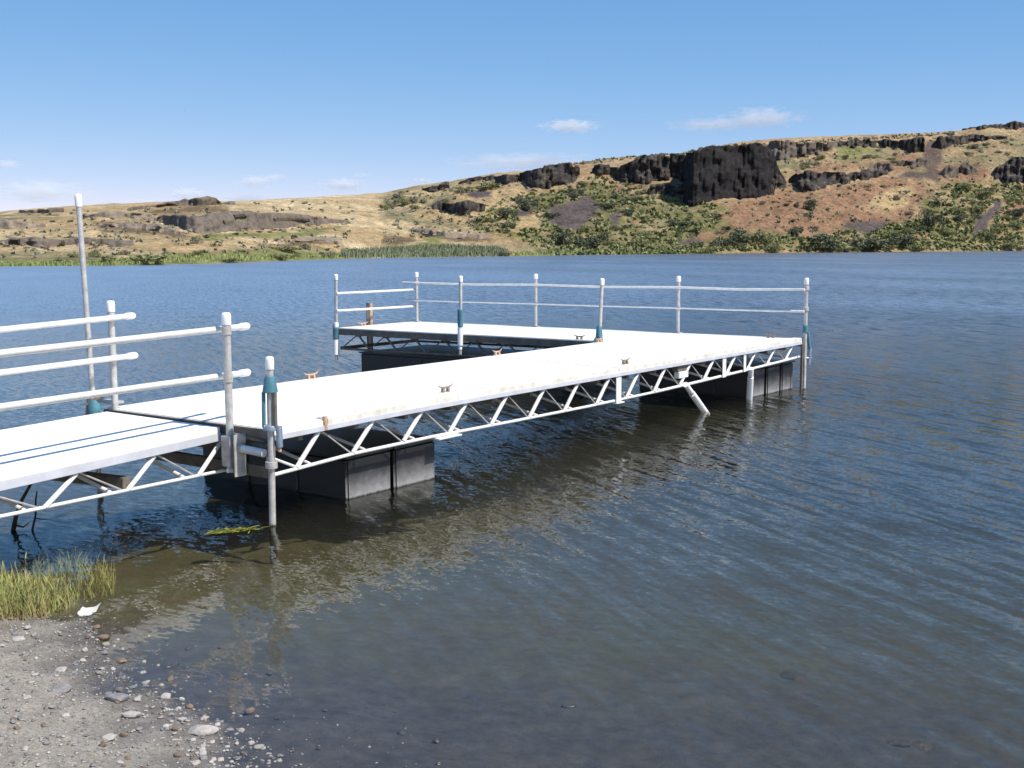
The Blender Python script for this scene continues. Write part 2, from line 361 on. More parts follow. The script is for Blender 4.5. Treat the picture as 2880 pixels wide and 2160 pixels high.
# ------------------------------------------------------------------ water: a closed body, rippled surface over an absorbing volume
WAVE = (0.92, 0.32, 0.10, 0.05, 0.40)                    # slope of each wave train
def water_mats():
    def vol(nt):
        va = nt.nodes.new('ShaderNodeVolumeAbsorption'); va.inputs['Color'].default_value = (0.52, 0.52, 0.40, 1); va.inputs['Density'].default_value = 0.60
        vs_ = nt.nodes.new('ShaderNodeVolumeScatter'); vs_.inputs['Color'].default_value = (0.46, 0.46, 0.42, 1); vs_.inputs['Density'].default_value = 0.095   # silt and algae
        ad = nt.nodes.new('ShaderNodeAddShader'); nt.links.new(va.outputs[0], ad.inputs[0]); nt.links.new(vs_.outputs[0], ad.inputs[1])
        nt.links.new(ad.outputs[0], nt.nodes['Material Output'].inputs['Volume'])
    m = bpy.data.materials.new('lake_surface'); m.use_nodes = True
    nt = m.node_tree; N = nt.nodes; L = nt.links; N.remove(N['Principled BSDF'])
    geo = N.new('ShaderNodeNewGeometry')
    def noise(scale, rot, sx, sy, det, ro=0.5):
        mp = N.new('ShaderNodeMapping'); mp.vector_type = 'TEXTURE'
        mp.inputs['Rotation'].default_value = (0, 0, rot); mp.inputs['Scale'].default_value = (sx, sy, 1)
        L.new(geo.outputs['Position'], mp.inputs['Vector'])
        n = N.new('ShaderNodeTexNoise'); n.inputs['Scale'].default_value = scale; n.inputs['Detail'].default_value = det; n.inputs['Roughness'].default_value = ro
        n.inputs['Distortion'].default_value = 0.3
        L.new(mp.outputs[0], n.inputs['Vector']); return n
    def mul(a, k):
        q = N.new('ShaderNodeMath'); q.operation = 'MULTIPLY'; q.inputs[1].default_value = k; L.new(a, q.inputs[0]); return q.outputs[0]
    def add(a, c):
        q = N.new('ShaderNodeMath'); q.operation = 'ADD'; L.new(a, q.inputs[0]); L.new(c, q.inputs[1]); return q.outputs[0]
    crest = math.atan2(-1.656, 0.71)                    # wind ripples: crests run this way
    def slope(n, ang, amp, p=0.5):
        """a wave train as a slope along its own travel direction"""
        q = N.new('ShaderNodeMath'); q.operation = 'SUBTRACT'; q.inputs[1].default_value = p; L.new(n.outputs['Fac'], q.inputs[0])
        v = N.new('ShaderNodeVectorMath'); v.operation = 'SCALE'; v.inputs[0].default_value = (-math.sin(ang) * amp, math.cos(ang) * amp, 0); L.new(q.outputs[0], v.inputs['Scale'])
        return v.outputs[0]
    def vadd(a, c):
        v = N.new('ShaderNodeVectorMath'); v.operation = 'ADD'; L.new(a, v.inputs[0]); L.new(c, v.inputs[1]); return v.outputs[0]
    parts = [slope(noise(8.0, crest, 8.0, 1.0, 2, 0.6), crest, WAVE[0], 0.53),
             slope(noise(15.0, crest + 0.75, 2.2, 1.0, 2, 0.55), crest + 0.75, WAVE[1]),
             slope(noise(4.2, crest - 0.45, 2.6, 1.0, 2, 0.5), crest - 0.45, WAVE[2]),
             slope(noise(1.4, crest + 1.2, 1.6, 1.0, 2, 0.5), crest + 1.2, WAVE[3]),
             slope(noise(34.0, crest + 0.2, 1.5, 1.0, 1, 0.5), crest + 0.2, WAVE[4])]
    sv = parts[0]
    for p in parts[1:]: sv = vadd(sv, p)
    n4 = noise(0.10, 0.3, 1, 2.2, 3)                    # gusts: rougher and calmer water
    gust = N.new('ShaderNodeMapRange'); gust.inputs['From Min'].default_value = 0.35; gust.inputs['From Max'].default_value = 0.65
    gust.inputs['To Min'].default_value = 0.62; gust.inputs['To Max'].default_value = 1.25; L.new(n4.outputs['Fac'], gust.inputs['Value'])
    # the lee of the bank: the water calms towards the near shore
    ln = N.new('ShaderNodeVectorMath'); ln.operation = 'DISTANCE'; ln.inputs[1].default_value = (-3.5, 3.0, 0); L.new(geo.outputs['Position'], ln.inputs[0])
    lee = N.new('ShaderNodeMapRange'); lee.inputs['From Min'].default_value = 3.0; lee.inputs['From Max'].default_value = 7.0
    lee.inputs['To Min'].default_value = 0.25; lee.inputs['To Max'].default_value = 1.0; L.new(ln.outputs['Value'], lee.inputs['Value'])
    fe = N.new('ShaderNodeMapRange'); fe.inputs['From Min'].default_value = 10.0; fe.inputs['From Max'].default_value = 40.0
    fe.inputs['To Min'].default_value = 1.0; fe.inputs['To Max'].default_value = 1.9; L.new(ln.outputs['Value'], fe.inputs['Value'])
    gf = N.new('ShaderNodeMath'); gf.operation = 'MULTIPLY'; L.new(gust.outputs[0], gf.inputs[0]); L.new(fe.outputs[0], gf.inputs[1])
    gm = N.new('ShaderNodeMath'); gm.operation = 'MULTIPLY'; L.new(gf.outputs[0], gm.inputs[0]); L.new(lee.outputs[0], gm.inputs[1])
    sc = N.new('ShaderNodeVectorMath'); sc.operation = 'SCALE'; L.new(sv, sc.inputs[0]); L.new(gm.outputs[0], sc.inputs['Scale'])
    up = N.new('ShaderNodeVectorMath'); up.operation = 'ADD'; up.inputs[1].default_value = (0, 0, 1); L.new(sc.outputs[0], up.inputs[0])
    bp = N.new('ShaderNodeVectorMath'); bp.operation = 'NORMALIZE'; L.new(up.outputs[0], bp.inputs[0])
    rg = N.new('ShaderNodeMapRange'); rg.inputs['From Min'].default_value = 12.0; rg.inputs['From Max'].default_value = 45.0
    rg.inputs['To Min'].default_value = 0.05; rg.inputs['To Max'].default_value = 0.30; L.new(ln.outputs['Value'], rg.inputs['Value'])
    fr = N.new('ShaderNodeFresnel'); fr.inputs['IOR'].default_value = 1.333; L.new(bp.outputs[0], fr.inputs['Normal'])
    tr = N.new('ShaderNodeBsdfTransparent'); tr.inputs[0].default_value = (0.96, 0.97, 0.96, 1)
    gl = N.new('ShaderNodeBsdfGlossy'); L.new(rg.outputs[0], gl.inputs['Roughness']); gl.inputs['Color'].default_value = (1, 1, 1, 1); L.new(bp.outputs[0], gl.inputs['Normal'])
    mx = N.new('ShaderNodeMixShader'); L.new(fr.outputs[0], mx.inputs[0]); L.new(tr.outputs[0], mx.inputs[1]); L.new(gl.outputs[0], mx.inputs[2])
    L.new(mx.outputs[0], N['Material Output'].inputs['Surface']); vol(nt)
    s = bpy.data.materials.new('lake_side'); s.use_nodes = True
    s.node_tree.nodes.remove(s.node_tree.nodes['Principled BSDF'])
    t2 = s.node_tree.nodes.new('ShaderNodeBsdfTransparent'); s.node_tree.links.new(t2.outputs[0], s.node_tree.nodes['Material Output'].inputs['Surface']); vol(s.node_tree)
    return m, s
M_WATER, M_WSIDE = water_mats()
bm = bmesh.new()
hexa(bm, [(-690, -295, -3.8), (790, -295, -3.8), (790, 425, -3.8), (-690, 425, -3.8), (-690, -295, 0), (790, -295, 0), (790, 425, 0), (-690, 425, 0)])
for f in bm.faces: f.material_index = 0 if f.normal.z > 0.5 or f.calc_center_median().z > -0.01 else 1
water = from_bm('water', bm, [M_WATER, M_WSIDE], smooth=None)
tag(water, 'rippled blue lake water, olive brown in the shallows', kind='structure')

# ------------------------------------------------------------------ far shore: one terrain sheet
def interp(P): 
    xs = [p[0] for p in P]; ys = [p[1] for p in P]
    return lambda x: np.interp(x, xs, ys)
RIDGE = interp([(-3000, 640), (-1200, 620), (-400, 606), (0, 596), (63, 590), (217, 579), (407, 570), (500, 566), (560, 561), (640, 566), (746, 562), (859, 555), (1000, 547), (1080, 542), (1170, 523),
                (1283, 507), (1397, 488), (1487, 481), (1568, 463), (1670, 450), (1747, 443), (1894, 434), (1980, 416), (2078, 400), (2183, 388), (2387, 381), (2590, 374),
                (2692, 366), (2753, 356), (2871, 350), (3100, 348), (3600, 372), (4600, 430), (7000, 520)])
WLD = interp([(-3000, 60), (-1200, 95), (-400, 118), (0, 126), (300, 128), (600, 138), (900, 168), (1080, 184), (1426, 198), (1528, 206), (1700, 216), (2000, 228), (2880, 262), (3600, 240), (4600, 200), (7000, 150)])
RDD = interp([(-3000, 200), (0, 230), (500, 245), (900, 265), (1100, 285), (1500, 290), (2000, 306), (2880, 345), (3600, 320), (7000, 260)])
DC = np.array([ray(x, 680.0) for x in (0.0, 1.0)])      # near-horizon rays: x/y is linear in px
def col_dir(px):
    k = [ray(p, 680.0) for p in (0.0, 2880.0)]
    a, b = k[0][0] / k[0][1], k[1][0] / k[1][1]
    return a + (b - a) * np.asarray(px, float) / 2880.0
def slope_at(px, py):                                    # z per metre of forward distance for a pixel
    px = np.asarray(px, float); py = np.asarray(py, float)
    x = px - CX; y = CY - py
    Y = _s * x + _c * y
    return (-math.sin(PIT) + Y / FOC * math.cos(PIT)) / (math.cos(PIT) + Y / FOC * math.sin(PIT))
def pix_y(px, z, d):                                     # inverse of slope_at along a column
    k = (z - CAMH) / d
    x = np.asarray(px, float) - CX
    Yf = (k * math.cos(PIT) + math.sin(PIT)) / (math.cos(PIT) - k * math.sin(PIT)) * FOC
    return CY - (Yf - _s * x) / _c
T_ROWS = np.concatenate([np.linspace(-0.35, -0.02, 6), np.linspace(0, 1, 150), 1 + np.linspace(0.02, 1, 14) ** 1.5 * 4])
pxs = np.concatenate([np.arange(-3000, -60, 40), np.arange(-60, 2945, 4.5), np.arange(2950, 7001, 40)])
def terr(px, s):
    """forward distance and height of the terrain at column px and profile position s (arrays of one shape)"""
    dw, dr, yr = WLD(px), RDD(px), RIDGE(px)
    d = dw + (dr - dw) * s
    zr = CAMH + dr * slope_at(px, yr)
    right = np.clip((px - 950) / 350, 0, 1)
    sc = np.clip(s, 0, 1)
    left_sh = sc ** 0.92 + 0.035 * np.sin(sc * 19 + px * 0.004) * sc * (1 - sc) * 4
    right_sh = 0.12 * sc ** 0.6 + 0.88 * sc ** 1.12
    shp = left_sh * (1 - right) + right_sh * right
    z = zr * shp
    X = col_dir(px) * d
    a = np.clip(sc * 6, 0, 1) * (0.25 + 0.75 * np.clip((1 - sc) * 7, 0, 1))
    amp = (0.55 + 0.75 * right)
    z = z + a * amp * (fbm(X / 9, d / 9, 0.3, 4) * 0.8 + fbm(X / 2.6, d / 2.6, 1.3, 3) * 0.28)
    z = np.where(s < 0, -2.6 * np.clip(-s / 0.2, 0, 1), z)
    z = np.where(s > 1, zr + (s - 1) * (-1.5) + 0.25 * fbm(X / 3, d / 3, 0.3, 3), z)
    return X, d, z
PXG, SG = np.meshgrid(pxs, T_ROWS)
TX, TD, TZ = terr(PXG, SG)
_R0, _R1 = 6, 156                                        # rows of the sheet between waterline and ridge
_PY = pix_y(PXG, TZ, TD)[_R0:_R1]
_MONO = np.maximum.accumulate(-_PY, axis=0)
def hit(px, py, lift=0.0):
    """where the ray through a picture point meets the terrain"""
    f = float(np.interp(px, pxs, np.arange(len(pxs)))); j = min(int(f), len(pxs) - 2); t = f - j
    y = _MONO[:, j] * (1 - t) + _MONO[:, j + 1] * t
    k = int(np.searchsorted(y, -py)); k = min(max(k, 0), len(y) - 1) + _R0
    q = lambda A: float(A[k, j] * (1 - t) + A[k, j + 1] * t)
    return Vector((q(TX), q(TD), q(TZ) + lift)), float(T_ROWS[k])

# ground cover of the far shore, as plain albedo zones
TAN = (0.40, 0.295, 0.165); PALE = (0.52, 0.42, 0.27); OCHRE = (0.265, 0.162, 0.103); GREEN = (0.165, 0.155, 0.068); SAGE = (0.22, 0.195, 0.115)
TALUS = (0.105, 0.085, 0.085); ROCK = (0.075, 0.064, 0.056); LIME = (0.205, 0.205, 0.085); BROWN = (0.17, 0.125, 0.08); GULLY = (0.125, 0.095, 0.08)
ZONES = [
    (z7([(0, 540), (700, 440), (1100, 520), (1600, 480), (2080, 500), (2300, 700), (2300, 1000), (1100, 1000), (560, 790), (0, 760)]), SAGE, 26),
    (z7([(600, 790), (760, 640), (960, 560), (1200, 540), (1500, 420), (1600, 480), (1850, 520), (2060, 600), (2300, 640), (2300, 1010), (1150, 1000), (1100, 940), (880, 860)]), GREEN, 22),
    (z7([(640, 760), (700, 650), (760, 560), (1000, 535), (980, 560), (1100, 700), (1080, 790), (900, 790)]), TAN, 20),
    (z7([(480, 600), (520, 500), (820, 470), (1000, 520), (1400, 500), (1340, 530), (980, 550), (860, 560), (760, 640), (560, 760), (200, 700), (300, 640)]), TAN, 14),
    (z7([(1160, 640), (1300, 600), (1440, 562), (1500, 640), (1480, 700), (1380, 765), (1330, 800), (1170, 760), (1130, 700)]), TALUS, 8),
    (z7([(1560, 700), (1650, 640), (1650, 720), (1580, 790)]), TALUS, 8),
    (z7([(2010, 900), (2212, 800), (2330, 800), (2300, 880), (2060, 915)]), TALUS, 10),
    (z7([(920, 660), (1060, 600), (1010, 690), (930, 740)]), TALUS, 8),
    (z7([(560, 545), (720, 520), (760, 580), (620, 590)]), TALUS, 8),
    (z7([(1570, 480), (1830, 470), (1830, 530), (1600, 530)]), OCHRE, 5),
    (z8([(440, 230), (820, 280), (1030, 215), (1400, 270), (1540, 330), (1540, 420), (1250, 400), (900, 370), (580, 430), (560, 480), (440, 420)]), SAGE, 14),
    (z8([(620, 400), (760, 340), (1080, 340), (1400, 270), (1500, 350), (1300, 400), (1100, 370), (800, 400)]), OCHRE, 16),
    (z8([(880, 230), (1000, 200), (1230, 240), (1130, 280), (920, 320)]), LIME, 14),
    (z8([(1540, 200), (1760, 150), (2212, 110), (2400, 100), (2400, 420), (1900, 360), (1600, 440)]), SAGE, 12),
    (z8([(1560, 460), (1620, 340), (1900, 330), (1960, 420), (1900, 480), (1640, 480)]), OCHRE, 14),
    (z8([(-60, 800), (100, 690), (250, 600), (560, 515), (740, 560), (1000, 490), (1300, 425), (1540, 500), (1450, 640), (1480, 740), (1200, 760), (730, 880), (500, 830), (330, 900), (0, 940)]), OCHRE, 16),
    (z8([(1060, 640), (1300, 500), (1420, 490), (1400, 640), (1240, 700)]), TAN, 14),
    (z8([(-80, 900), (220, 800), (420, 800), (520, 830), (730, 850), (1000, 760), (1480, 720), (1480, 560), (1640, 480), (1960, 470), (2400, 400), (2500, 1000), (-100, 1000)]), GREEN, 20),
    (z8([(-130, 660), (60, 600), (190, 610), (180, 760), (60, 850), (-140, 860)]), GREEN, 14),
    (z8([(2090, 640), (2300, 560), (2400, 760), (2120, 780)]), OCHRE, 14),
    (z8([(1440, 840), (1560, 800), (1560, 930), (1470, 930)]), OCHRE, 10),
    (z8([(1500, 190), (1590, 180), (1640, 290), (1600, 400), (1560, 480), (1500, 460), (1330, 430), (1360, 395), (1500, 390)]), GULLY, 8),
    (z8([(1990, 600), (2060, 620), (1930, 820), (1860, 840), (1860, 760)]), TALUS, 6),
    (z8([(920, 770), (1240, 720), (1260, 780), (1100, 830)]), TALUS, 10),
    # left: low terraces
    (z5([(-800, 610), (0, 600), (500, 600), (800, 600), (1500, 590), (1700, 560), (1900, 575), (2300, 610), (2300, 700), (-800, 720)]), SAGE, 10),
    (z5([(-800, 655), (300, 640), (700, 655), (1000, 620), (1400, 600), (1700, 560), (2100, 600), (2300, 620), (2300, 680), (-800, 720)]), LIME, 7),
    (z5([(-800, 350), (120, 350), (400, 360), (380, 400), (0, 390), (-800, 400)]), SAGE, 10),
    (z5([(530, 400), (900, 400), (1180, 480), (1240, 500), (1100, 500), (640, 460)]), BROWN, 8),
    (z5([(880, 330), (1300, 300), (1420, 310), (1400, 350), (980, 350)]), BROWN, 10),
    (z5([(1240, 490), (1700, 470), (2000, 450), (2200, 420), (1900, 500), (1500, 505), (1260, 530)]), LIME, 6),
    (z5([(1600, 560), (1850, 515), (2130, 530), (2040, 545), (1800, 560)]), BROWN, 6),
    (z7([(0, 905), (300, 900), (800, 920), (860, 990), (0, 1010)]), LIME, 7),
    (z7([(180, 800), (420, 820), (720, 850), (760, 880), (500, 885), (250, 850)]), BROWN, 6),
    (z7([(0, 850), (200, 860), (230, 890), (0, 895)]), BROWN, 6),
    (z7([(280, 860), (400, 850), (430, 920), (300, 920)]), LIME, 6),
    (z7([(900, 965), (1130, 955), (2300, 945), (2300, 1010), (860, 1010)]), LIME, 4),
]
PYG = pix_y(PXG, TZ, TD)
def zone_colour(px, py, X, d):
    wx = px + 14 * fbm(X / 6, d / 6, 2.1, 3); wy = py + 7 * fbm(X / 5, d / 5, 5.2, 3)
    C = np.empty(px.shape + (3,)); C[:] = TAN
    pal = np.clip(0.5 + 0.9 * fbm(X / 14, d / 7, 8.0, 3), 0, 1)[..., None]
    C = C * (1 - pal) + np.array(PALE) * pal
    k = np.clip((px - 1150) / 700, 0, 0.7)[..., None]; C = C * (1 - k) + np.array((0.30, 0.205, 0.128)) * k
    for poly, c, soft in ZONES:
        m = np.zeros(px.shape)
        for ox, oy in ((0, 0), (.5, .3), (-.5, .3), (.3, -.5), (-.3, -.5)):
            m += inpoly(wx + ox * soft, wy + oy * soft, poly)
        m = m / 5
        if c is GREEN or c is SAGE: m = m * np.clip(0.72 + 1.0 * fbm(X / 7, d / 4, 11.0 + len(poly), 3), 0.12, 1)
        m = m[..., None]
        C = C * (1 - m) + np.array(c) * m
    return C
TC = zone_colour(PXG, PYG, TX, TD)
def terrain_mat():
    m = bpy.data.materials.new('hillside'); m.use_nodes = True
    nt = m.node_tree; N = nt.nodes; L = nt.links; b = N['Principled BSDF']; b.inputs['Roughness'].default_value = 0.95; b.inputs['Specular IOR Level'].default_value = 0.1
    at = N.new('ShaderNodeAttribute'); at.attribute_name = 'cover'
    geo = N.new('ShaderNodeNewGeometry')
    out = at.outputs['Color']
    for sc, lo, hi, p0, p1 in ((0.35, (0.62, 0.62, 0.60), (1.22, 1.18, 1.12), 0.33, 0.66), (1.6, (0.55, 0.56, 0.55), (1.25, 1.22, 1.18), 0.34, 0.62)):
        n = N.new('ShaderNodeTexNoise'); n.inputs['Scale'].default_value = sc; n.inputs['Detail'].default_value = 6; n.inputs['Roughness'].default_value = 0.7
        L.new(geo.outputs['Position'], n.inputs['Vector'])
        r = N.new('ShaderNodeValToRGB'); r.color_ramp.elements[0].position = p0; r.color_ramp.elements[1].position = p1
        r.color_ramp.elements[0].color = (*lo, 1); r.color_ramp.elements[1].color = (*hi, 1); L.new(n.outputs['Fac'], r.inputs[0])
        x = N.new('ShaderNodeMix'); x.data_type = 'RGBA'; x.blend_type = 'MULTIPLY'; x.inputs['Factor'].default_value = 1
        L.new(out, x.inputs['A']); L.new(r.outputs[0], x.inputs['B']); out = x.outputs['Result']
    L.new(out, b.inputs['Base Color'])
    n = N.new('ShaderNodeTexNoise'); n.inputs['Scale'].default_value = 1.1; n.inputs['Detail'].default_value = 7; n.inputs['Roughness'].default_value = 0.75
    L.new(geo.outputs['Position'], n.inputs['Vector'])
    bp = N.new('ShaderNodeBump'); bp.inputs['Distance'].default_value = 0.6; bp.inputs['Strength'].default_value = 0.8; L.new(n.outputs['Fac'], bp.inputs['Height']); L.new(bp.outputs[0], b.inputs['Normal'])
    return m
M_HILL = terrain_mat()
hills = grid_obj('hills', TX, TD, TZ, M_HILL)
ca = hills.data.color_attributes.new('cover', 'FLOAT_COLOR', 'POINT')
ca.data.foreach_set('color', np.concatenate([TC.reshape(-1, 3), np.ones((TC.size // 3, 1))], 1).astype(np.float32).ravel())
tag(hills, 'dry tan and green hillside across the lake', kind='structure')

# ------------------------------------------------------------------ basalt cliffs, built of jointed columns
def rock_mat(name, a, c, lichen=(0.21, 0.17, 0.115)):
    m = mat(name, a, 0.92, col2=c, vscale=0.9, bump=0.22, bscale=2.4, spec=0.15)
    nt = m.node_tree; N = nt.nodes; L = nt.links
    geo = [n for n in N if n.type == 'NEW_GEOMETRY'][0]; rp = [n for n in N if n.type == 'VALTORGB'][0]
    n = N.new('ShaderNodeTexNoise'); n.inputs['Scale'].default_value = 0.45; n.inputs['Detail'].default_value = 8; n.inputs['Roughness'].default_value = 0.75
    mp = N.new('ShaderNodeMapping'); mp.inputs['Scale'].default_value = (1.0, 1.0, 1.9); mp.inputs['Location'].default_value = (31, 7, 3)
    L.new(geo.outputs['Position'], mp.inputs['Vector']); L.new(mp.outputs[0], n.inputs['Vector'])
    r = N.new('ShaderNodeValToRGB'); r.color_ramp.elements[0].position = 0.50; r.color_ramp.elements[1].position = 0.74; L.new(n.outputs['Fac'], r.inputs[0])
    x = N.new('ShaderNodeMix'); x.data_type = 'RGBA'; L.new(r.outputs[0], x.inputs['Factor']); L.new(rp.outputs[0], x.inputs['A']); x.inputs['B'].default_value = (*lichen, 1)
    L.new(x.outputs['Result'], N['Principled BSDF'].inputs['Base Color'])
    return m
M_BASALT = rock_mat('basalt', (0.075, 0.064, 0.058), (0.024, 0.022, 0.022))
M_BASALT2 = rock_mat('brown_basalt', (0.185, 0.148, 0.116), (0.088, 0.072, 0.060))
def cliff(label, top, base, wide=1.1, lean=0.12, rough=0.5, m=None, jag=0.8, name='cliff', blocks=4):
    """a face of broken rock standing on the slope: joints, ledges, buttresses, ragged top, and a cap running back into the hill"""
    tx, ty = zip(*top); bx, by = zip(*base)
    x0, x1 = max(tx[0], bx[0]), min(tx[-1], bx[-1])
    Pm, _ = hit((x0 + x1) / 2, float(np.interp((x0 + x1) / 2, bx, by)))
    n = max(8, int((x1 - x0) / FOC * Pm.y / 0.30))
    px = np.linspace(x0, x1, n)
    B = np.array([hit(p, float(np.interp(p, bx, by)))[0] for p in px])
    k = min(9, n // 2 * 2 - 1); ker = np.ones(k) / k
    ysm = np.convolve(np.pad(B[:, 1], k // 2, mode='edge'), ker, 'valid')
    cd = col_dir(px)
    topz = CAMH + ysm * slope_at(px, np.interp(px, tx, ty))
    basez = CAMH + ysm * slope_at(px, np.interp(px, bx, by))
    q = (px - x0) / (x1 - x0); e = np.clip(np.minimum(q, 1 - q) * 30 + 0.3, 0, 1)
    xw = cd * ysm
    jj = np.floor(xw / 1.4 + 0.7 * fbm(xw / 3, 1.0, 2.0, 2))                     # column-sized steps along the top
    h = np.maximum(topz - basez, 0.5) * (0.7 + 0.3 * e)
    h = h + np.minimum(1, h / 4) * jag * (1.1 * vnoise(jj * 0.77, 3.3, 1.0) + 0.8 * fbm(xw / 5, 4.0, 1.0, 2))
    h = np.maximum(h, 0.3)
    R = 4 + max(6, int(h.max() / 0.42)); rows = []
    tt = np.concatenate([[-0.0], np.linspace(0, 1, R)])
    for r, t in enumerate(tt):
        z = basez + h * t - (2.2 if r == 0 else 0)
        c1 = vnoise(jj * 1.31 + 5, np.floor(z / 2.3 + 0.5 * vnoise(jj * 0.9, 2.0, 4.0)) * 1.7, 9.0)      # joint blocks
        c2 = fbm(xw / 5.5, z / 4.5, 2.2, 3); c3 = fbm(xw / 0.9, z / 1.5, 5.5, 2)
        frac = np.abs((xw / 1.4 + 0.7 * fbm(xw / 3, 1.0, 2.0, 2)) % 1 - 0.5) * 2                          # 1 in the joints
        dy = rough * (2.3 * c1 + 1.7 * c2 + 0.6 * c3 + 1.1 * frac ** 3) + lean * h * t
        y = ysm + dy
        rows.append(np.stack([cd * y + 0.12 * rough * vnoise(xw * 1.9, z * 1.3, 6.0), y, z + 0.12 * vnoise(xw * 1.1, z * 2.0, 3.0)], 1))
    for back, dz in ((0.5, 0.12), (1.6, 0.1), (1.0, -0.15)):
        last = rows[-1]; dep = np.maximum(1.0, h * 0.7) * back
        y = last[:, 1] + dep
        rows.append(np.stack([cd * y, y, last[:, 2] + dz + 0.15 * fbm(xw / 1.5, back, 3.0, 2)], 1))
    G_ = np.array(rows); i = np.arange(len(rows) * n).reshape(len(rows), n)
    F = np.stack([i[:-1, :-1], i[:-1, 1:], i[1:, 1:], i[1:, :-1]], -1).reshape(-1, 4)
    o = from_np(name, G_.reshape(-1, 3), F, m or M_BASALT)
    return tag(o, label, kind='structure')
cliff('small dark rim rock on the ridge at the left of the cliffs', z7([(265, 512), (330, 495), (455, 482)]), z7([(265, 530), (340, 545), (455, 512)]), 0.9)
cliff('low broken rim rock under the ridge', z7([(515, 475), (600, 445), (750, 430), (935, 415)]), z7([(515, 490), (600, 470), (760, 470), (830, 497), (935, 465)]), 0.9)
cliff('columnar rim cliff left of the saddle', z7([(935, 408), (1050, 375), (1200, 350), (1350, 350)]), z7([(935, 445), (1000, 500), (1050, 518), (1200, 505), (1300, 490), (1350, 450)]), 0.8, rough=0.7)
cliff('columnar rim cliff joining the great dark face', z7([(1435, 372), (1560, 345), (1700, 330), (1850, 300), (2090, 262)]), z7([(1435, 420), (1600, 455), (1640, 490), (1850, 480), (1900, 465), (2090, 470)]), 0.8, rough=0.8)
M_SHADE_BASALT = rock_mat('shade_basalt', (0.030, 0.027, 0.027), (0.012, 0.011, 0.012), (0.055, 0.047, 0.04))  # basalt darkened so the great face's shade sits in its colour
cliff('great dark cliff face in the middle of the rim', z8([(-150, 275), (-60, 248), (0, 238), (200, 213), (425, 206), (465, 250), (490, 345), (520, 420), (560, 478)]), z8([(-150, 600), (-110, 655), (-60, 640), (0, 622), (100, 590), (260, 590), (440, 570), (510, 520), (560, 492)]), 0.8, lean=0.03, rough=0.42, m=M_SHADE_BASALT, jag=0.4)
cliff('dark toe of the great cliff', z8([(350, 400), (450, 400), (520, 440), (560, 480)]), z8([(350, 575), (450, 565), (520, 520), (560, 495)]), 1.0)
cliff('lower dark step of rock left of the great cliff', z7([(1830, 505), (1930, 490), (2090, 490)]), z7([(1830, 560), (1900, 580), (2090, 560)]), 0.9)
cliff('isolated dark outcrop on the slope above the spit', z7([(310, 650), (390, 610), (480, 620), (560, 605), (700, 625)]), z7([(310, 660), (420, 680), (500, 690), (570, 705), (700, 665)]), 0.9, rough=0.8)
cliff('rim cliff right of the great face', z8([(430, 205), (620, 195), (870, 190), (900, 190)]), z8([(430, 310), (520, 330), (680, 292), (820, 275), (900, 225)]), 0.8, rough=0.8, m=M_BASALT2)
cliff('dark rim cliff along the plateau edge', z8([(900, 190), (1040, 175), (1250, 165), (1500, 175)]), z8([(900, 225), (1030, 235), (1200, 235), (1330, 255), (1400, 272), (1500, 265)]), 0.85, rough=0.8)
cliff('rim cliff right of the gully', z8([(1575, 168), (1700, 155), (1900, 155), (2060, 160)]), z8([(1575, 225), (1610, 252), (1700, 220), (1900, 185), (2060, 170)]), 0.85)
cliff('lower cliff step with a rounded left end', z8([(575, 450), (650, 410), (820, 395), (1000, 400), (1140, 400), (1300, 385)]), z8([(575, 465), (660, 520), (730, 552), (810, 505), (1000, 492), (1120, 455), (1300, 412)]), 0.9, rough=0.7)
cliff('brown broken rock above the lower cliff step', z8([(1120, 370), (1200, 330), (1290, 350)]), z8([(1120, 395), (1200, 420), (1290, 400)]), 0.8, m=M_BASALT2)
cliff('brown crag beside the gully', z8([(1280, 330), (1330, 310), (1430, 310), (1530, 290)]), z8([(1280, 350), (1360, 375), (1450, 375), (1530, 350)]), 0.8, m=M_BASALT2)
cliff('left of two rounded crags right of the gully', z8([(1605, 410), (1660, 365), (1740, 370)]), z8([(1605, 430), (1680, 455), (1740, 440)]), 0.9, m=M_BASALT2)
cliff('right of two rounded crags right of the gully', z8([(1742, 370), (1790, 335), (1875, 395)]), z8([(1742, 420), (1800, 430), (1875, 412)]), 0.9, m=M_BASALT2)
cliff('dark crag at the right end of the hillside', z8([(1955, 410), (2010, 370), (2080, 330), (2212, 320), (2500, 330)]), z8([(1955, 425), (2030, 470), (2110, 500), (2212, 470), (2500, 450)]), 1.0, rough=0.8)
cliff('rimrock standing on the skyline at the far right', z8([(1750, 112), (1810, 96), (1900, 84), (1990, 74), (2060, 64), (2190, 62), (2400, 66)]), z8([(1750, 118), (1850, 108), (1920, 112), (2060, 106), (2190, 98), (2400, 100)]), 0.9, lean=0.0)
# the low outcrops of the left shore
M_BROWNROCK = rock_mat('brown_ledge', (0.27, 0.21, 0.155), (0.145, 0.115, 0.092), (0.34, 0.27, 0.18))
cliff('long dark outcrop band on the low left hills', z5([(960, 385), (1010, 372), (1300, 362), (1550, 356), (1800, 356), (1950, 368), (2170, 410)]), z5([(960, 400), (1080, 430), (1180, 470), (1260, 482), (1500, 468), (1750, 450), (2000, 430), (2170, 416)]), 0.7, lean=1.3, rough=0.6, m=M_BASALT2, jag=0.3)
cliff('thin rock ledge behind the tall pile', z5([(520, 372), (640, 350), (850, 352), (970, 365)]), z5([(520, 380), (700, 384), (880, 390), (970, 398)]), 0.7, lean=0.9, m=M_BROWNROCK, jag=0.3)
cliff('low brown ledge above the left meadow', z5([(640, 415), (850, 420), (1000, 430), (1120, 470)]), z5([(640, 440), (850, 452), (1000, 478), (1120, 488)]), 0.7, lean=1.4, rough=0.6, m=M_BROWNROCK, jag=0.3)
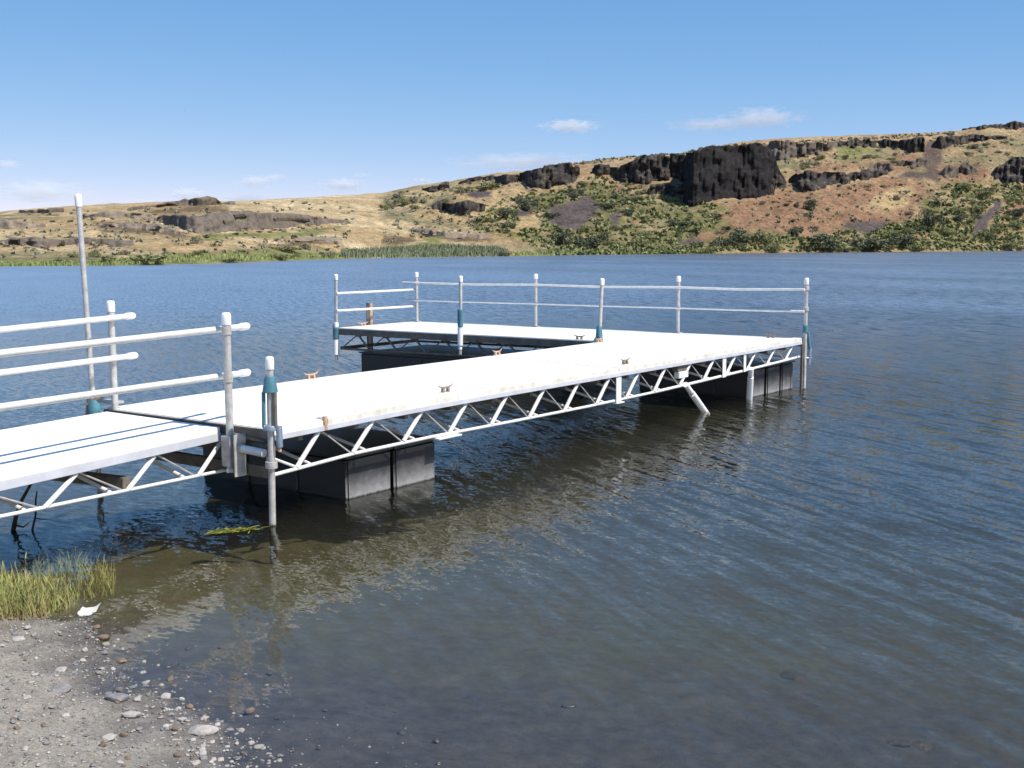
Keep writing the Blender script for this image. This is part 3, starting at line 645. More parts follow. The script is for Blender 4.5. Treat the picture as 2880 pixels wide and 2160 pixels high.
cliff('rock ledge at the far left edge', z5([(-700, 400), (0, 400), (150, 412), (290, 432)]), z5([(-700, 450), (0, 452), (150, 455), (290, 442)]), 0.7, lean=1.2, m=M_BROWNROCK, jag=0.3)
cliff('broken dark ledge low on the left shore', z5([(-700, 530), (0, 532), (200, 508), (400, 522), (560, 515), (700, 525), (830, 545)]), z5([(-700, 555), (0, 552), (150, 550), (260, 572), (400, 556), (560, 556), (740, 566), (830, 556)]), 0.6, lean=0.9, rough=0.7, m=M_BASALT2, jag=0.4)
cliff('dark rock cap on the left skyline', z5([(130, 340), (240, 332), (410, 324)]), z5([(130, 350), (260, 354), (410, 344)]), 0.7, lean=0.4, m=M_BASALT2)
cliff('dark butte on the left skyline', z5([(800, 332), (950, 305), (1120, 280), (1230, 262), (1300, 250), (1350, 258), (1385, 284), (1470, 296)]), z5([(800, 340), (950, 322), (1150, 304), (1250, 308), (1330, 302), (1400, 300), (1470, 302)]), 0.7, lean=0.3, rough=0.6, m=M_BASALT2)
cliff('thin ledge above the reeds', z5([(1640, 548), (1850, 515), (2130, 522)]), z5([(1640, 554), (1850, 532), (2130, 536)]), 0.6, lean=1.0, m=M_BROWNROCK, jag=0.2)
cliff('low ledge on the sandy spit', z7([(190, 800), (420, 818), (720, 848)]), z7([(190, 815), (420, 855), (720, 872)]), 0.6, lean=1.2, m=M_BROWNROCK, jag=0.2)
# ------------------------------------------------------------------ the L-shaped floating dock
dock = empty('floating_dock', D(0, 0, 0), 'L-shaped white floating dock on black floats with a railed back edge', 'dock')
TOP, BOT = DECK, DECK - 0.085
def seam_u(v): return 5.66 + 0.225 * v
def panel(name, corners, m, n=12, z0=BOT + 0.012, z1=TOP, bev=0.008):
    """deck sheet between two edges: corners = (u,v) near-right, far-right, far-left, near-left"""
    (a, b, c, d) = corners
    bm = bmesh.new(); ring = []
    for i in range(n + 1):
        t = i / n
        r = (a[0] + (b[0] - a[0]) * t, a[1] + (b[1] - a[1]) * t); l = (d[0] + (c[0] - d[0]) * t, d[1] + (c[1] - d[1]) * t)
        ring.append([bm.verts.new(D(*r, z0)), bm.verts.new(D(*l, z0)), bm.verts.new(D(*l, z1)), bm.verts.new(D(*r, z1))])
    for p, q in zip(ring, ring[1:]):
        for k in range(4): bm.faces.new((p[k], q[k], q[(k + 1) % 4], p[(k + 1) % 4]))
    bm.faces.new(list(reversed(ring[0]))); bm.faces.new(ring[-1])
    bmesh.ops.recalc_face_normals(bm, faces=bm.faces[:])
    es = [e for e in bm.edges if len(e.link_faces) == 2 and e.calc_face_angle(0) > 0.6]
    bmesh.ops.bevel(bm, geom=es, offset=bev, segments=2, affect='EDGES', clamp_overlap=True)
    return from_bm(name, bm, m, dock, None, 30)
ins = 0.14
panel('deck_panel', [(0.0, ins), (seam_u(ins) - 0.014, ins), (seam_u(WM) - 0.014, WM), (0.0, WM)], M_DECK)
panel('deck_panel', [(seam_u(ins) + 0.014, ins), (DL, ins), (DL, WM - 0.004), (seam_u(WM) + 0.014, WM - 0.004)], M_DECK)
panel('deck_panel', [(DL - WA, WM + 0.004), (DL, WM + 0.004), (DL, LA), (DL - WA, LA)], M_DECK)
# the worn edge boards along the lit side
panel('edge_board', [(0.0, 0.0), (0.62, 0.0), (0.62, ins - 0.006), (0.0, ins - 0.006)], M_DECK, 3, z1=TOP - 0.004)
panel('edge_board', [(0.626, -0.012), (seam_u(0) - 0.004, -0.012), (seam_u(0) - 0.004, ins - 0.006), (0.626, ins - 0.006)], M_EDGE, 10, z1=TOP + 0.012)
panel('edge_board', [(seam_u(0) + 0.004, -0.012), (DL, -0.012), (DL, ins - 0.006), (seam_u(0) + 0.004, ins - 0.006)], M_EDGE, 10, z1=TOP + 0.012)
# rim beams under the deck (fascia); the off-sun ones carry painted shade
slab('fascia', D, 0.004, DL - 0.004, -0.017, 0.02, BOT - 0.014, BOT + 0.035, M_FASC, dock, 10, 0.004)
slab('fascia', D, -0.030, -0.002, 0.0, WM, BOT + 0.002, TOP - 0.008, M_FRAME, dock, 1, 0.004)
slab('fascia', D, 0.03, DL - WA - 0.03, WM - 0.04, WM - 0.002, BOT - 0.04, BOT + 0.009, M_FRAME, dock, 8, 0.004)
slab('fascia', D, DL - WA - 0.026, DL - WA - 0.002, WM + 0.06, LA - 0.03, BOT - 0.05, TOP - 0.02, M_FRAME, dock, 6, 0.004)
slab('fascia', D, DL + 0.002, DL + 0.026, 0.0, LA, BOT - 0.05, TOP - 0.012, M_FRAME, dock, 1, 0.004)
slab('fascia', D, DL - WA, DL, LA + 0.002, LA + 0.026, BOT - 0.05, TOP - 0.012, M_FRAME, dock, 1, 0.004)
# the lit side truss: chord, thick struts, thin rods, inward braces
CH = [(-0.02, 0.46), (0.9, 0.485), (1.6, 0.49), (2.4, 0.475), (4.5, 0.455), (6.5, 0.465), (8.5, 0.495), (10.2, 0.53), (DL - 0.03, 0.56)]
chz = interp(CH)
def chord(name, us, v, m, r=0.022, dz=0.0):
    for a, b in zip(us, us[1:]):
        tube(name, D(a, v, chz(a) + dz), D(b + 0.01, v, chz(b) + dz), r, m, dock, 10)
chord('truss_chord', [-0.02, 1.0, 2.1, 3.5, 5.0, 6.6], 0.03, M_ALU, 0.017)
chord('truss_chord', [6.62, 8.0, 9.4, 10.4, DL - 0.06], 0.03, M_ALU, 0.020)
u = 0.28
while u < DL - 0.35:
    zc = float(chz(u)); th = 0.022 if u < 8.8 else 0.017
    tube('truss_strut', D(u, 0.03, zc + 0.01), D(u + 0.27, 0.026, BOT - 0.022), th, M_ALU, dock, 10)
    if u + 0.70 < DL - 0.1:
        tube('tie_rod', D(u + 0.30, 0.032, BOT - 0.012), D(u + 0.68, 0.032, float(chz(u + 0.68)) + 0.012), 0.0075, M_GALV, dock, 8)
    tube('cross_brace', D(u + 0.16, 0.035, float(chz(u + 0.16)) + 0.012), D(u + 0.10, 1.05, BOT - 0.05), 0.016, M_ALU, dock, 8)
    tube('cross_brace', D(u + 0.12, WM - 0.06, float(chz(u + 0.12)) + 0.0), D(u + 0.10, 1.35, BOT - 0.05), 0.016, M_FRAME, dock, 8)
    u += 0.705
tube('tie_rod', D(0.02, 0.03, 0.60), D(0.26, 0.03, 0.49), 0.012, M_ALU, dock, 8)
# the shaded side truss of the main arm, shade painted in by the dark brown
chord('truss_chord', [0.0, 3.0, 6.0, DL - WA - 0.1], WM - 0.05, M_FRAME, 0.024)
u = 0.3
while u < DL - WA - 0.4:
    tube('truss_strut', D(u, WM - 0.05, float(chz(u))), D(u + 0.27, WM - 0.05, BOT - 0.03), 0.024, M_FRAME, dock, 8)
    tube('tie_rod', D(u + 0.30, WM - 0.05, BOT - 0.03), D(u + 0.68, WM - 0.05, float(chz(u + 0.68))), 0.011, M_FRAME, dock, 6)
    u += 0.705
# joists across
u = 0.35
while u < DL - 0.2:
    w1 = LA if u > DL - WA + 0.05 else WM
    slab('joist', D, u, u + 0.05, 0.07, WM - 0.07, BOT - 0.075, BOT + 0.008, M_JOIST, dock, 1, 0)
    u += 0.705
for v in np.arange(WM + 0.5, LA - 0.1, 0.72):
    slab('joist', D, DL - WA + 0.03, DL - 0.03, v, v + 0.05, BOT - 0.075, BOT + 0.008, M_JOIST, dock, 1, 0)
# near end frame: cross beams below the end fascia
slab('cross_beam', D, -0.02, 0.05, 0.05, WM - 0.05, BOT - 0.16, BOT - 0.05, M_JOIST, dock, 1, 0.004)
slab('cross_beam', D, -0.02, 0.04, 0.05, WM - 0.05, 0.43, 0.53, M_FRAME, dock, 1, 0.004)
slab('end_upright', D, -0.02, 0.03, 0.02, 0.09, 0.53, BOT - 0.05, M_GALV, dock, 1, 0.004)
slab('end_upright', D, -0.02, 0.03, WM - 0.10, WM - 0.04, 0.53, BOT - 0.16, M_FRAME, dock, 1, 0.004)
# the arm's front and back trusses, their shade put into the dark colour
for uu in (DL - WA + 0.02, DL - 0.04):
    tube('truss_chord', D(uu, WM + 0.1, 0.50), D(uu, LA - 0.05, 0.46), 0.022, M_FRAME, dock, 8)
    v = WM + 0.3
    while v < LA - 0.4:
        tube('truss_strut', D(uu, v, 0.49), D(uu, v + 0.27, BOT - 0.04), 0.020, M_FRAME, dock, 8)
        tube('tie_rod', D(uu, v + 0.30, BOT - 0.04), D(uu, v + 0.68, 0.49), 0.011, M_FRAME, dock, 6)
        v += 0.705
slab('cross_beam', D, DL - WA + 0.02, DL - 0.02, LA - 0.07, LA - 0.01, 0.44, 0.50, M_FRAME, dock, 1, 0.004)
# special pieces seen in the lit truss
slab('gusset_plate', D, 5.62, 5.74, -0.004, 0.006, 0.44, BOT - 0.01, M_ALU, dock, 1, 0.002)
slab('gusset_plate', D, 5.60, 5.80, -0.02, 0.05, 0.425, 0.437, M_ALU, dock, 1, 0.002)
slab('junction_box', D, 7.27, 7.53, 0.005, 0.09, 0.585, 0.675, M_PVC, dock, 1, 0.008)
slab('gusset_plate', D, 7.25, 7.56, 0.02, 0.10, 0.68, BOT - 0.015, M_FRAME, dock, 1, 0.003)
slab('gusset_plate', D, 8.56, 8.67, -0.004, 0.006, 0.48, BOT - 0.01, M_ALU, dock, 1, 0.002)
slab('gusset_plate', D, 9.26, 9.34, -0.004, 0.006, 0.50, BOT - 0.01, M_ALU, dock, 1, 0.002)
slab('edge_bracket', D, 0.585, 0.622, -0.022, 0.012, BOT - 0.01, TOP + 0.03, M_RUST, dock, 1, 0.004)
slab('hull_plate', D, 2.15, 2.52, -0.04, 0.08, 0.445, 0.460, M_ALU, dock, 1, 0.003)
# props that run down into the water
a, b = D(7.44, 0.0, 0.49), D(8.27, 0.10, -0.02)
dirv = (b - a)
pr = tube('prop', a, a + dirv * 0.24, 0.040, M_PVC, dock, 12); tube('prop_sleeve', a + dirv * 0.30, b + dirv * 0.03, 0.047, M_PVC, pr, 14)
tube('prop_pin', a + dirv * 0.22, a + dirv * 0.32, 0.03, M_GALV, pr, 10)
a, b = D(9.52, 0.0, 0.53), D(9.74, 0.12, 0.0); dirv = b - a
pr = tube('prop', a, a + dirv * 0.22, 0.042, M_PVC, dock, 12); tube('prop_sleeve', a + dirv * 0.26, b + dirv * 0.15, 0.048, M_PVC, pr, 14)
tube('prop_pin', a + dirv * 0.2, a + dirv * 0.28, 0.03, M_RUST, pr, 10)
# floats
def float_box(u0, u1, v0, v1, z1=0.42, ribs='v'):
    bm = bmesh.new()
    hexa(bm, [D(u0, v1, -0.22), D(u0, v0, -0.22), D(u1, v0, -0.22), D(u1, v1, -0.22), D(u0 - .01, v1, z1), D(u0 - .01, v0, z1), D(u1 + .01, v0, z1), D(u1 + .01, v1, z1)])
    bmesh.ops.recalc_face_normals(bm, faces=bm.faces[:])
    bmesh.ops.bevel(bm, geom=bm.edges[:], offset=0.022, segments=3, affect='EDGES')
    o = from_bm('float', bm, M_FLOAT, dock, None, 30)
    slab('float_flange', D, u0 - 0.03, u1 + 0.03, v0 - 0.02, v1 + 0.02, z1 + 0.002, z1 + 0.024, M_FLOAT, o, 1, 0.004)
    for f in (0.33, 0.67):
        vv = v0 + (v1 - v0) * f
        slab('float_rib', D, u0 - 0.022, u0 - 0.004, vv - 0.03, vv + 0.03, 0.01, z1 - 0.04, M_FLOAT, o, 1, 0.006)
    return o
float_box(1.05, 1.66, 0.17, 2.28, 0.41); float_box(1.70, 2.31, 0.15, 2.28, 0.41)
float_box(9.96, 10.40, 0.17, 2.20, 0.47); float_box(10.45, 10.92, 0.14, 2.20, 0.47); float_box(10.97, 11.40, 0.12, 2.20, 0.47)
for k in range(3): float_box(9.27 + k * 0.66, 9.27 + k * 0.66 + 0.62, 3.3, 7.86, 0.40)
# railing
def clamp(P, axis, r, m, parent, ln=0.07):
    ax = Vector(axis).normalized(); P = Vector(P)
    return tube('clamp', P - ax * ln / 2, P + ax * ln / 2, r, m, parent, 12)
def rail_post(u, v, z1, r=0.030, m=None):
    p = tube('railing_post', D(u, v, BOT - 0.03), D(u, v, z1 - 0.09), r, m or M_GALV, dock, 12)
    dome_cap('post_cap', D(u, v, z1 - 0.10), (0, 0, 1), r * 1.33, 0.10, M_PVC, p)
    return p
BU = DL - 0.04
posts = [rail_post(BU, v, DECK + 0.99 + v * 0.003) for v in (2.28, 5.33, 8.32)]
for p, v in zip(posts, (2.28, 5.33, 8.32)):
    for z in (0.80, 0.445):
        clamp(D(BU, v, DECK + z), (0, 0, 1), 0.042, M_GALV, p)
    slab('base_plate', D, BU - 0.06, BU + 0.06, v - 0.06, v + 0.06, TOP + 0.002, TOP + 0.012, M_GALV, p, 1, 0.002)
vs = [-0.05, 2.28, 5.33, 8.32]
for a, b in zip(vs, vs[1:]):
    for z, sg in ((0.80, 0.018), (0.445, 0.004)):
        tube('rail', D(BU - 0.045, a, DECK + z), D(BU - 0.045, (a + b) / 2, DECK + z - sg), 0.021, M_PIPE, dock, 12)
        tube('rail', D(BU - 0.045, (a + b) / 2, DECK + z - sg), D(BU - 0.045, b + (0.34 if b > 8 else 0), DECK + z), 0.021, M_PIPE, dock, 12)
for z0, z1 in ((0.655, 0.655), (0.325, 0.315)):
    tube('rail', D(DL - WA - 0.06, LA - 0.02, DECK + z0), D(BU + 0.01, LA - 0.03, DECK + z1), 0.024, M_PIPE, dock, 12)
# cleats
def cleat(u, v, along_u=True, m=None, L=0.24):
    bm = bmesh.new()
    f = (lambda a, b, z: D(u + a, v + b, TOP + z)) if along_u else (lambda a, b, z: D(u + b, v + a, TOP + z))
    k = L / 0.24
    prof = [(-0.12, 0.080, 0.004), (-0.09, 0.062, 0.008), (-0.045, 0.050, 0.011), (0, 0.048, 0.012), (0.045, 0.050, 0.011), (0.09, 0.062, 0.008), (0.12, 0.080, 0.004)]
    rings = [[bm.verts.new(f(a * k, r * math.cos(t), z + r * math.sin(t))) for t in [i * math.pi / 4 for i in range(8)]] for a, z, r in prof]
    for p, q in zip(rings, rings[1:]):
        for i in range(8): bm.faces.new((p[i], q[i], q[(i + 1) % 8], p[(i + 1) % 8]))
    bm.faces.new(list(reversed(rings[0]))); bm.faces.new(rings[-1])
    for s in (-0.042, 0.042):
        hexa(bm, [f(s - .016, -.02, 0), f(s + .016, -.02, 0), f(s + .016, .02, 0), f(s - .016, .02, 0), f(s - .011, -.012, .05), f(s + .011, -.012, .05), f(s + .011, .012, .05), f(s - .011, .012, .05)])
    bmesh.ops.recalc_face_normals(bm, faces=bm.faces[:])
    return from_bm('cleat', bm, m or M_CLEAT, dock, None, 40)
cleat(2.63, 0.27); cleat(6.20, 0.22)
cleat(9.30, 2.95, False); cleat(11.22, 0.45, False, L=0.2)
cleat(2.72, WM - 0.03, True, M_RUST, 0.24); cleat(6.30, WM - 0.03, True, M_RUST, 0.22); cleat(8.95, WM - 0.05, True, M_RUST, 0.18)
cleat(9.85, LA - 0.06, True, M_RUST, 0.3)
slab('end_bracket', D, DL - WA - 0.03, DL - WA + 0.10, LA + 0.10, LA + 0.13, 0.52, TOP + 0.06, M_RUST, dock, 1, 0.004)

# ------------------------------------------------------------------ the gangway to the shore
gang = empty('gangway', G(0, 0.8, 0), 'white gangway with twin pipe railings leading off the left edge to the floating dock', 'gangway')
GT, GL, GW = 0.805, 5.6, 1.64
GRAILS = ((1.668, -0.005, -0.27, -0.006), (1.25, -0.005, -0.26, 0.010), (1.71, GW - 0.07, -0.48, -0.02), (1.32, GW - 0.07, -0.49, -0.006))
GSH = -0.175                                             # its end is cut parallel to the dock's near edge
def gslab(name, s0, s1, w0, w1, z0, z1, m, n=1, bev=0.005, parent=None, shear=False):
    bm = bmesh.new(); ring = []
    for i in range(n + 1):
        s = s0 + (s1 - s0) * i / n
        q = []
        for w, z in ((w0, z0), (w1, z0), (w1, z1), (w0, z1)):
            q.append(bm.verts.new(G(s + (GSH * w if shear and i == 0 else 0), w, z)))
        ring.append(q)
    for p, q in zip(ring, ring[1:]):
        for k in range(4): bm.faces.new((p[k], q[k], q[(k + 1) % 4], p[(k + 1) % 4]))
    bm.faces.new(list(reversed(ring[0]))); bm.faces.new(ring[-1])
    bmesh.ops.recalc_face_normals(bm, faces=bm.faces[:])
    if bev:
        es = [e for e in bm.edges if len(e.link_faces) == 2 and e.calc_face_angle(0) > 0.6]
        bmesh.ops.bevel(bm, geom=es, offset=bev, segments=2, affect='EDGES', clamp_overlap=True)
    return from_bm(name, bm, m, parent or gang, None, 30)
gslab('deck_panel', 0.075, GL, 0.0, GW, GT - 0.06, GT, M_DECK, 6, 0.008, shear=True)
gslab('fascia', 0.07, GL - 0.02, -0.004, 0.035, GT - 0.125, GT - 0.05, M_FASC, 4)
gslab('fascia', -0.15, GL - 0.02, GW - 0.04, GW - 0.006, GT - 0.125, GT - 0.052, M_ALU, 4)
gslab('fascia', 0.055, 0.085, 0.045, GW - 0.2, GT - 0.125, GT - 0.052, M_FRAME)
def gz(s): return 0.405 + 0.037 * max(0, s)
for w, s_off in ((0.03, 0.0), (GW - 0.03, -0.29)):
    tube('truss_chord', G(-0.05 + s_off, w, 0.40), G(2.4, w, gz(2.4)), 0.015, M_ALU, gang, 10)
    tube('truss_chord', G(2.4, w, gz(2.4)), G(GL, w, gz(GL)), 0.015, M_ALU, gang, 10)
    s = 0.34 + s_off
    while s < GL - 0.2:
        tube('truss_strut', G(s, w, gz(s)), G(s - 0.31, w, GT - 0.132), 0.020, M_ALU, gang, 10)
        tube('tie_rod', G(s + 0.51 - 0.02, w, GT - 0.128), G(s + 0.04, w, gz(s)), 0.0080, M_GALV, gang, 8)
        s += 0.83
s = 0.52
while s < GL - 0.3:
    tube('cross_brace', G(s, 0.04, gz(s) + 0.01), G(s - 0.05, 0.85, GT - 0.13), 0.016, M_ALU, gang, 8)
    gslab('joist', s + 0.3, s + 0.35, 0.06, GW - 0.06, GT - 0.12, GT - 0.053, M_JOIST, 1, 0)
    s += 0.83
gslab('cross_beam', 1.10, 1.19, 0.06, GW - 0.06, 0.455, 0.545, M_JOIST, 1, 0.004)
gslab('cross_beam', 3.50, 3.59, 0.06, GW - 0.06, 0.55, 0.64, M_JOIST, 1, 0.004)
def UV(u, v, z):
    return Vector((DX + SA * u - CA * v, DY + CA * u + SA * v, z))
def gpost(f, z0, z1, r):
    p = tube('railing_post', f(z0), f(z1 - 0.08), r, M_GALV, gang, 16)
    dome_cap('post_cap', f(z1 - 0.11), (0, 0, 1), r * 1.25, 0.11, M_PVC, p)
    return p
p = gpost(lambda z: UV(-0.080, 0.475, z), 0.42, 1.82, 0.034)
for z in (1.665, 1.25): clamp(UV(-0.080, 0.475, z), (0, 0, 1), 0.043, M_GALV, p, 0.075)
q = gpost(lambda z: UV(0.012, 2.265, z), 0.45, 1.87, 0.032)
for z in (1.71, 1.32): clamp(UV(0.012, 2.265, z), (0, 0, 1), 0.041, M_GALV, q, 0.07)
for s, w in ((2.95, -0.06), (GL - 0.2, -0.06), (2.7, GW), (GL - 0.4, GW)):
    p2 = gpost(lambda z: G(s, w, z), 0.55, 1.86, 0.032)
gdir = G(0, 0, 0) - G(1, 0, 0)
for z, w, s0, sl in GRAILS:
    r = tube('rail', G(s0, w, z), G(GL + 0.1, w, z + sl * (GL + 0.1 - s0)), 0.028, M_PIPE, gang, 16)
    dome_cap('rail_cap', G(s0 + 0.045, w, z), gdir, 0.034, 0.12, M_PVC, r)
# hinge at the near corner
def ubox(name, u0, u1, v0, v1, z0, z1, m, parent, bev=0.004):
    return slab(name, UV, u0, u1, v0, v1, z0, z1, m, parent, 1, bev)
hb = ubox('hinge_bracket', -0.135, -0.045, 0.415, 0.535, 0.47, 0.74, M_GALV, gang, 0.006)
ubox('hinge_plate', -0.17, -0.04, 0.315, 0.330, 0.40, 0.77, M_GALV, hb, 0.003)
ubox('hinge_plate', -0.060, -0.042, 0.332, 0.54, 0.40, 0.76, M_GALV, hb, 0.003)
tube('hinge_bolt', UV(-0.15, 0.44, 0.44), UV(-0.10, 0.44, 0.44), 0.020, M_PVC, hb, 8)
tube('hinge_pipe', UV(-0.10, 0.32, 0.645), UV(-0.07, 0.05, 0.625), 0.036, M_PIPE, hb, 14)
tube('hinge_collar', UV(-0.10, 0.318, 0.645), UV(-0.098, 0.295, 0.645), 0.046, M_GALV, hb, 14)
ubox('hinge_plate', -0.02, 0.10, 2.24, 2.50, DECK + 0.004, DECK + 0.03, M_GALV, gang, 0.004)

# ------------------------------------------------------------------ mooring piles
def pile(label, B, T, r, parts, cap_h=0.11, name='mooring_pile'):
    B, T = Vector(B), Vector(T); ax = (T - B).normalized()
    root = empty(name, B, label, 'mooring pile', 'piles holding the dock')
    tube('pipe', B, T - ax * 0.05, r, M_GALV, root, 16)
    dome_cap('cap', T - ax * cap_h, ax, r * 1.27, cap_h, M_PVC, root)
    parts(root, lambda z: B + ax * ((z - B.z) / ax.z))
    return root
def ring_part(name, P, prof, m, parent, n=18):
    bm = bmesh.new(); lathe(bm, prof, n)
    return from_bm(name, bm, m, parent, Matrix.Translation(Vector(P)), 35)
def near_parts(root, at):
    # flared teal cap over a caged bracket
    ring_part('bracket_cap', at(1.155), [(0.055, 0), (0.066, 0.006), (0.063, 0.03), (0.050, 0.10), (0.044, 0.135), (0.037, 0.14)], M_TEAL, root)
    for k in range(3):
        t = rad(200 + k * 125); o = Vector((math.cos(t), math.sin(t), 0))
        c = tube('bracket_bar', at(0.86) + o * 0.058, at(1.16) + o * 0.056, 0.017, M_TEAL if k == 0 else M_FRAME, root, 8)
    ring_part('bracket_collar', at(0.83), [(0.04, 0), (0.066, 0.002), (0.068, 0.03), (0.060, 0.045), (0.04, 0.046)], M_STEELBLUE, root)
    P = at(0.84); e = Vector((0.075, -0.02, 0))
    cl = tube('clamp_arm', P + Vector((-0.05, -0.03, 0.02)), P + e + Vector((0.02, 0, 0.005)), 0.022, M_STEELBLUE, root, 10)
    tube('clamp_bolt', P + e + Vector((0, 0, 0.03)), P + e - Vector((0, 0, 0.15)), 0.028, M_STEELBLUE, cl, 12)
    tube('clamp_nut', P + e - Vector((0, 0, 0.15)), P + e - Vector((0, 0, 0.19)), 0.016, M_RUST, cl, 6)
    ring_part('lower_collar', at(0.50), [(0.037, 0), (0.052, 0.004), (0.052, 0.06), (0.037, 0.064)], M_GALV, root)
pile('short galvanised pile with a caged teal bracket standing where gangway and dock meet', D(-0.06, -0.005, -0.9), D(-0.06, -0.04, 1.50), 0.029, near_parts)
def sleeve(z0, z1, r, m, nm):
    def f(root, at): ring_part(nm, at(z0), [(r * 0.55, 0), (r, 0.01), (r, z1 - z0 - 0.01), (r * 0.8, z1 - z0)], m, root)
    return f
def fl_parts(root, at):
    sleeve(0.80, 0.90, 0.046, M_PVC, 'sleeve_top')(root, at); sleeve(0.58, 0.80, 0.058, M_TEAL, 'sleeve')(root, at); sleeve(0.27, 0.58, 0.054, M_PVC, 'lower_sleeve')(root, at)
    b0 = at(0.70); tube('bracket_arm', b0, b0 + (D(9.24, LA + 0.02, 0.7) - b0) * 0.9, 0.02, M_FRAME, root, 8)
pile('teal and white sleeved pile at the free end of the dock\'s far arm', D(9.20, 8.44, 0.24), D(9.20, 8.40, DECK + 1.02), 0.030, fl_parts)
def f2_parts(root, at):
    sleeve(0.93, 1.25, 0.052, M_TEAL, 'sleeve')(root, at); sleeve(0.60, 0.93, 0.050, M_PVC, 'lower_sleeve')(root, at); sleeve(0.53, 0.60, 0.034, M_PVC, 'foot')(root, at)
pile('teal and white sleeved pile halfway along the front of the far arm', D(9.20, 5.38, 0.50), D(9.20, 5.36, DECK + 1.02), 0.030, f2_parts)
def f3_parts(root, at):
    bm = bmesh.new(); lathe(bm, [(0.05, 0), (0.058, 0.02), (0.056, 0.12), (0.046, 0.25), (0.038, 0.27)], 16)
    from_bm('sleeve', bm, M_TEAL, root, Matrix.Translation(at(0.80)), 35)
    a = at(0.93); tube('bracket_arm', a, at(0.72) + Vector((-0.13, -0.03, 0)), 0.034, M_TEAL, root, 10)
pile('pile with a slanting teal bracket in the inside corner of the L', D(9.16, 2.50, 0.4), D(9.18, 2.44, DECK + 1.01), 0.030, f3_parts)
def corner_parts(root, at):
    ring_part('sleeve', at(0.92), [(0.035, 0), (0.046, 0.008), (0.046, 0.12), (0.036, 0.13)], M_TEAL, root)
    for z in (1.65, 1.31): ring_part('clamp', at(z - 0.035), [(0.035, 0), (0.047, 0.004), (0.047, 0.066), (0.035, 0.07)], M_GALV, root)
    e = Vector((0.09, 0.02, 0)); a = tube('bracket_bar', at(0.93) + e * 0.5, at(0.62) + e, 0.028, M_TEAL, root, 10)
    tube('bracket_foot', at(0.66) + e, at(0.40) + e * 0.85, 0.030, M_STEELBLUE, root, 10)
    tube('bracket_foot', at(0.50) + e * 0.2, at(0.50) + e * 1.25, 0.026, M_STEELBLUE, root, 10)
    slab('guide_post', D, 11.30, 11.34, -0.075, -0.04, 0.02, BOT, M_FRAME, root, 1, 0.003)
pile('railed pile with teal clip at the dock\'s far right corner', D(DL - 0.02, -0.055, -1.0), D(DL - 0.02, -0.05, DECK + 0.99), 0.031, corner_parts)
Bt = onz(281, 1388, 0.0); Tt = ony(219, 545, Bt.y)
def tall_parts(root, at):
    ring_part('sleeve', at(0.66), [(0.04, 0), (0.062, 0.01), (0.064, 0.20), (0.045, 0.26)], M_TEAL, root)
    P = at(0.93); tube('clamp_arm', P + Vector((-0.06, -0.02, -0.06)), P + Vector((0.10, 0, 0.03)), 0.026, M_FRAME, root, 10)
    P = at(0.78); tube('bracket_bar', P + Vector((-0.10, -0.03, -0.26)), P + Vector((-0.03, -0.02, 0.18)), 0.018, M_FRAME, root, 8)
    tube('bracket_foot', P + Vector((0.02, -0.06, -0.05)), P + Vector((0.10, -0.05, 0.02)), 0.035, M_TEAL, root, 10)
ax_t = (Tt - Bt)
pile('tallest pile, rising above the skyline behind the gangway railing', Bt - ax_t * 0.35, Tt, 0.026, tall_parts, 0.12)
sp = empty('stub_pile', D(9.35, LA + 0.25, 0), 'short rusty stub of pile behind the free end of the far arm', 'mooring pile', 'piles holding the dock')
tube('pipe', D(10.28, LA + 0.14, -1), D(10.28, LA + 0.14, DECK + 0.42), 0.040, M_RUST, sp, 12)
tube('bracket_bar', D(10.22, LA + 0.17, 0.4), D(10.22, LA + 0.17, DECK + 0.43), 0.020, M_FRAME, sp, 8)

# ------------------------------------------------------------------ far shore bushes
def leaf_mat(name, c, c2):
    m = bpy.data.materials.new(name); m.use_nodes = True
    nt = m.node_tree; b = nt.nodes['Principled BSDF']; b.inputs['Roughness'].default_value = 0.75; b.inputs['Specular IOR Level'].default_value = 0.2
    geo = nt.nodes.new('ShaderNodeNewGeometry'); n = nt.nodes.new('ShaderNodeTexNoise'); n.inputs['Scale'].default_value = 1.4; n.inputs['Detail'].default_value = 4
    nt.links.new(geo.outputs['Position'], n.inputs['Vector'])
    r = nt.nodes.new('ShaderNodeValToRGB'); r.color_ramp.elements[0].position = 0.35; r.color_ramp.elements[1].position = 0.65
    r.color_ramp.elements[0].color = (*c2, 1); r.color_ramp.elements[1].color = (*c, 1)
    nt.links.new(n.outputs['Fac'], r.inputs[0]); nt.links.new(r.outputs[0], b.inputs['Base Color'])
    return m
M_DARKLEAF = leaf_mat('dark_leaf', (0.125, 0.135, 0.078), (0.075, 0.085, 0.050))
M_GREENLEAF = leaf_mat('green_leaf', (0.235, 0.240, 0.100), (0.155, 0.165, 0.070))
M_SAGELEAF = leaf_mat('sage_leaf', (0.27, 0.25, 0.165), (0.19, 0.18, 0.115))
M_REED = leaf_mat('reed_leaf', (0.32, 0.36, 0.13), (0.23, 0.27, 0.10))
M_STEM = mat('bush_stem', (0.09, 0.07, 0.05), 0.9)
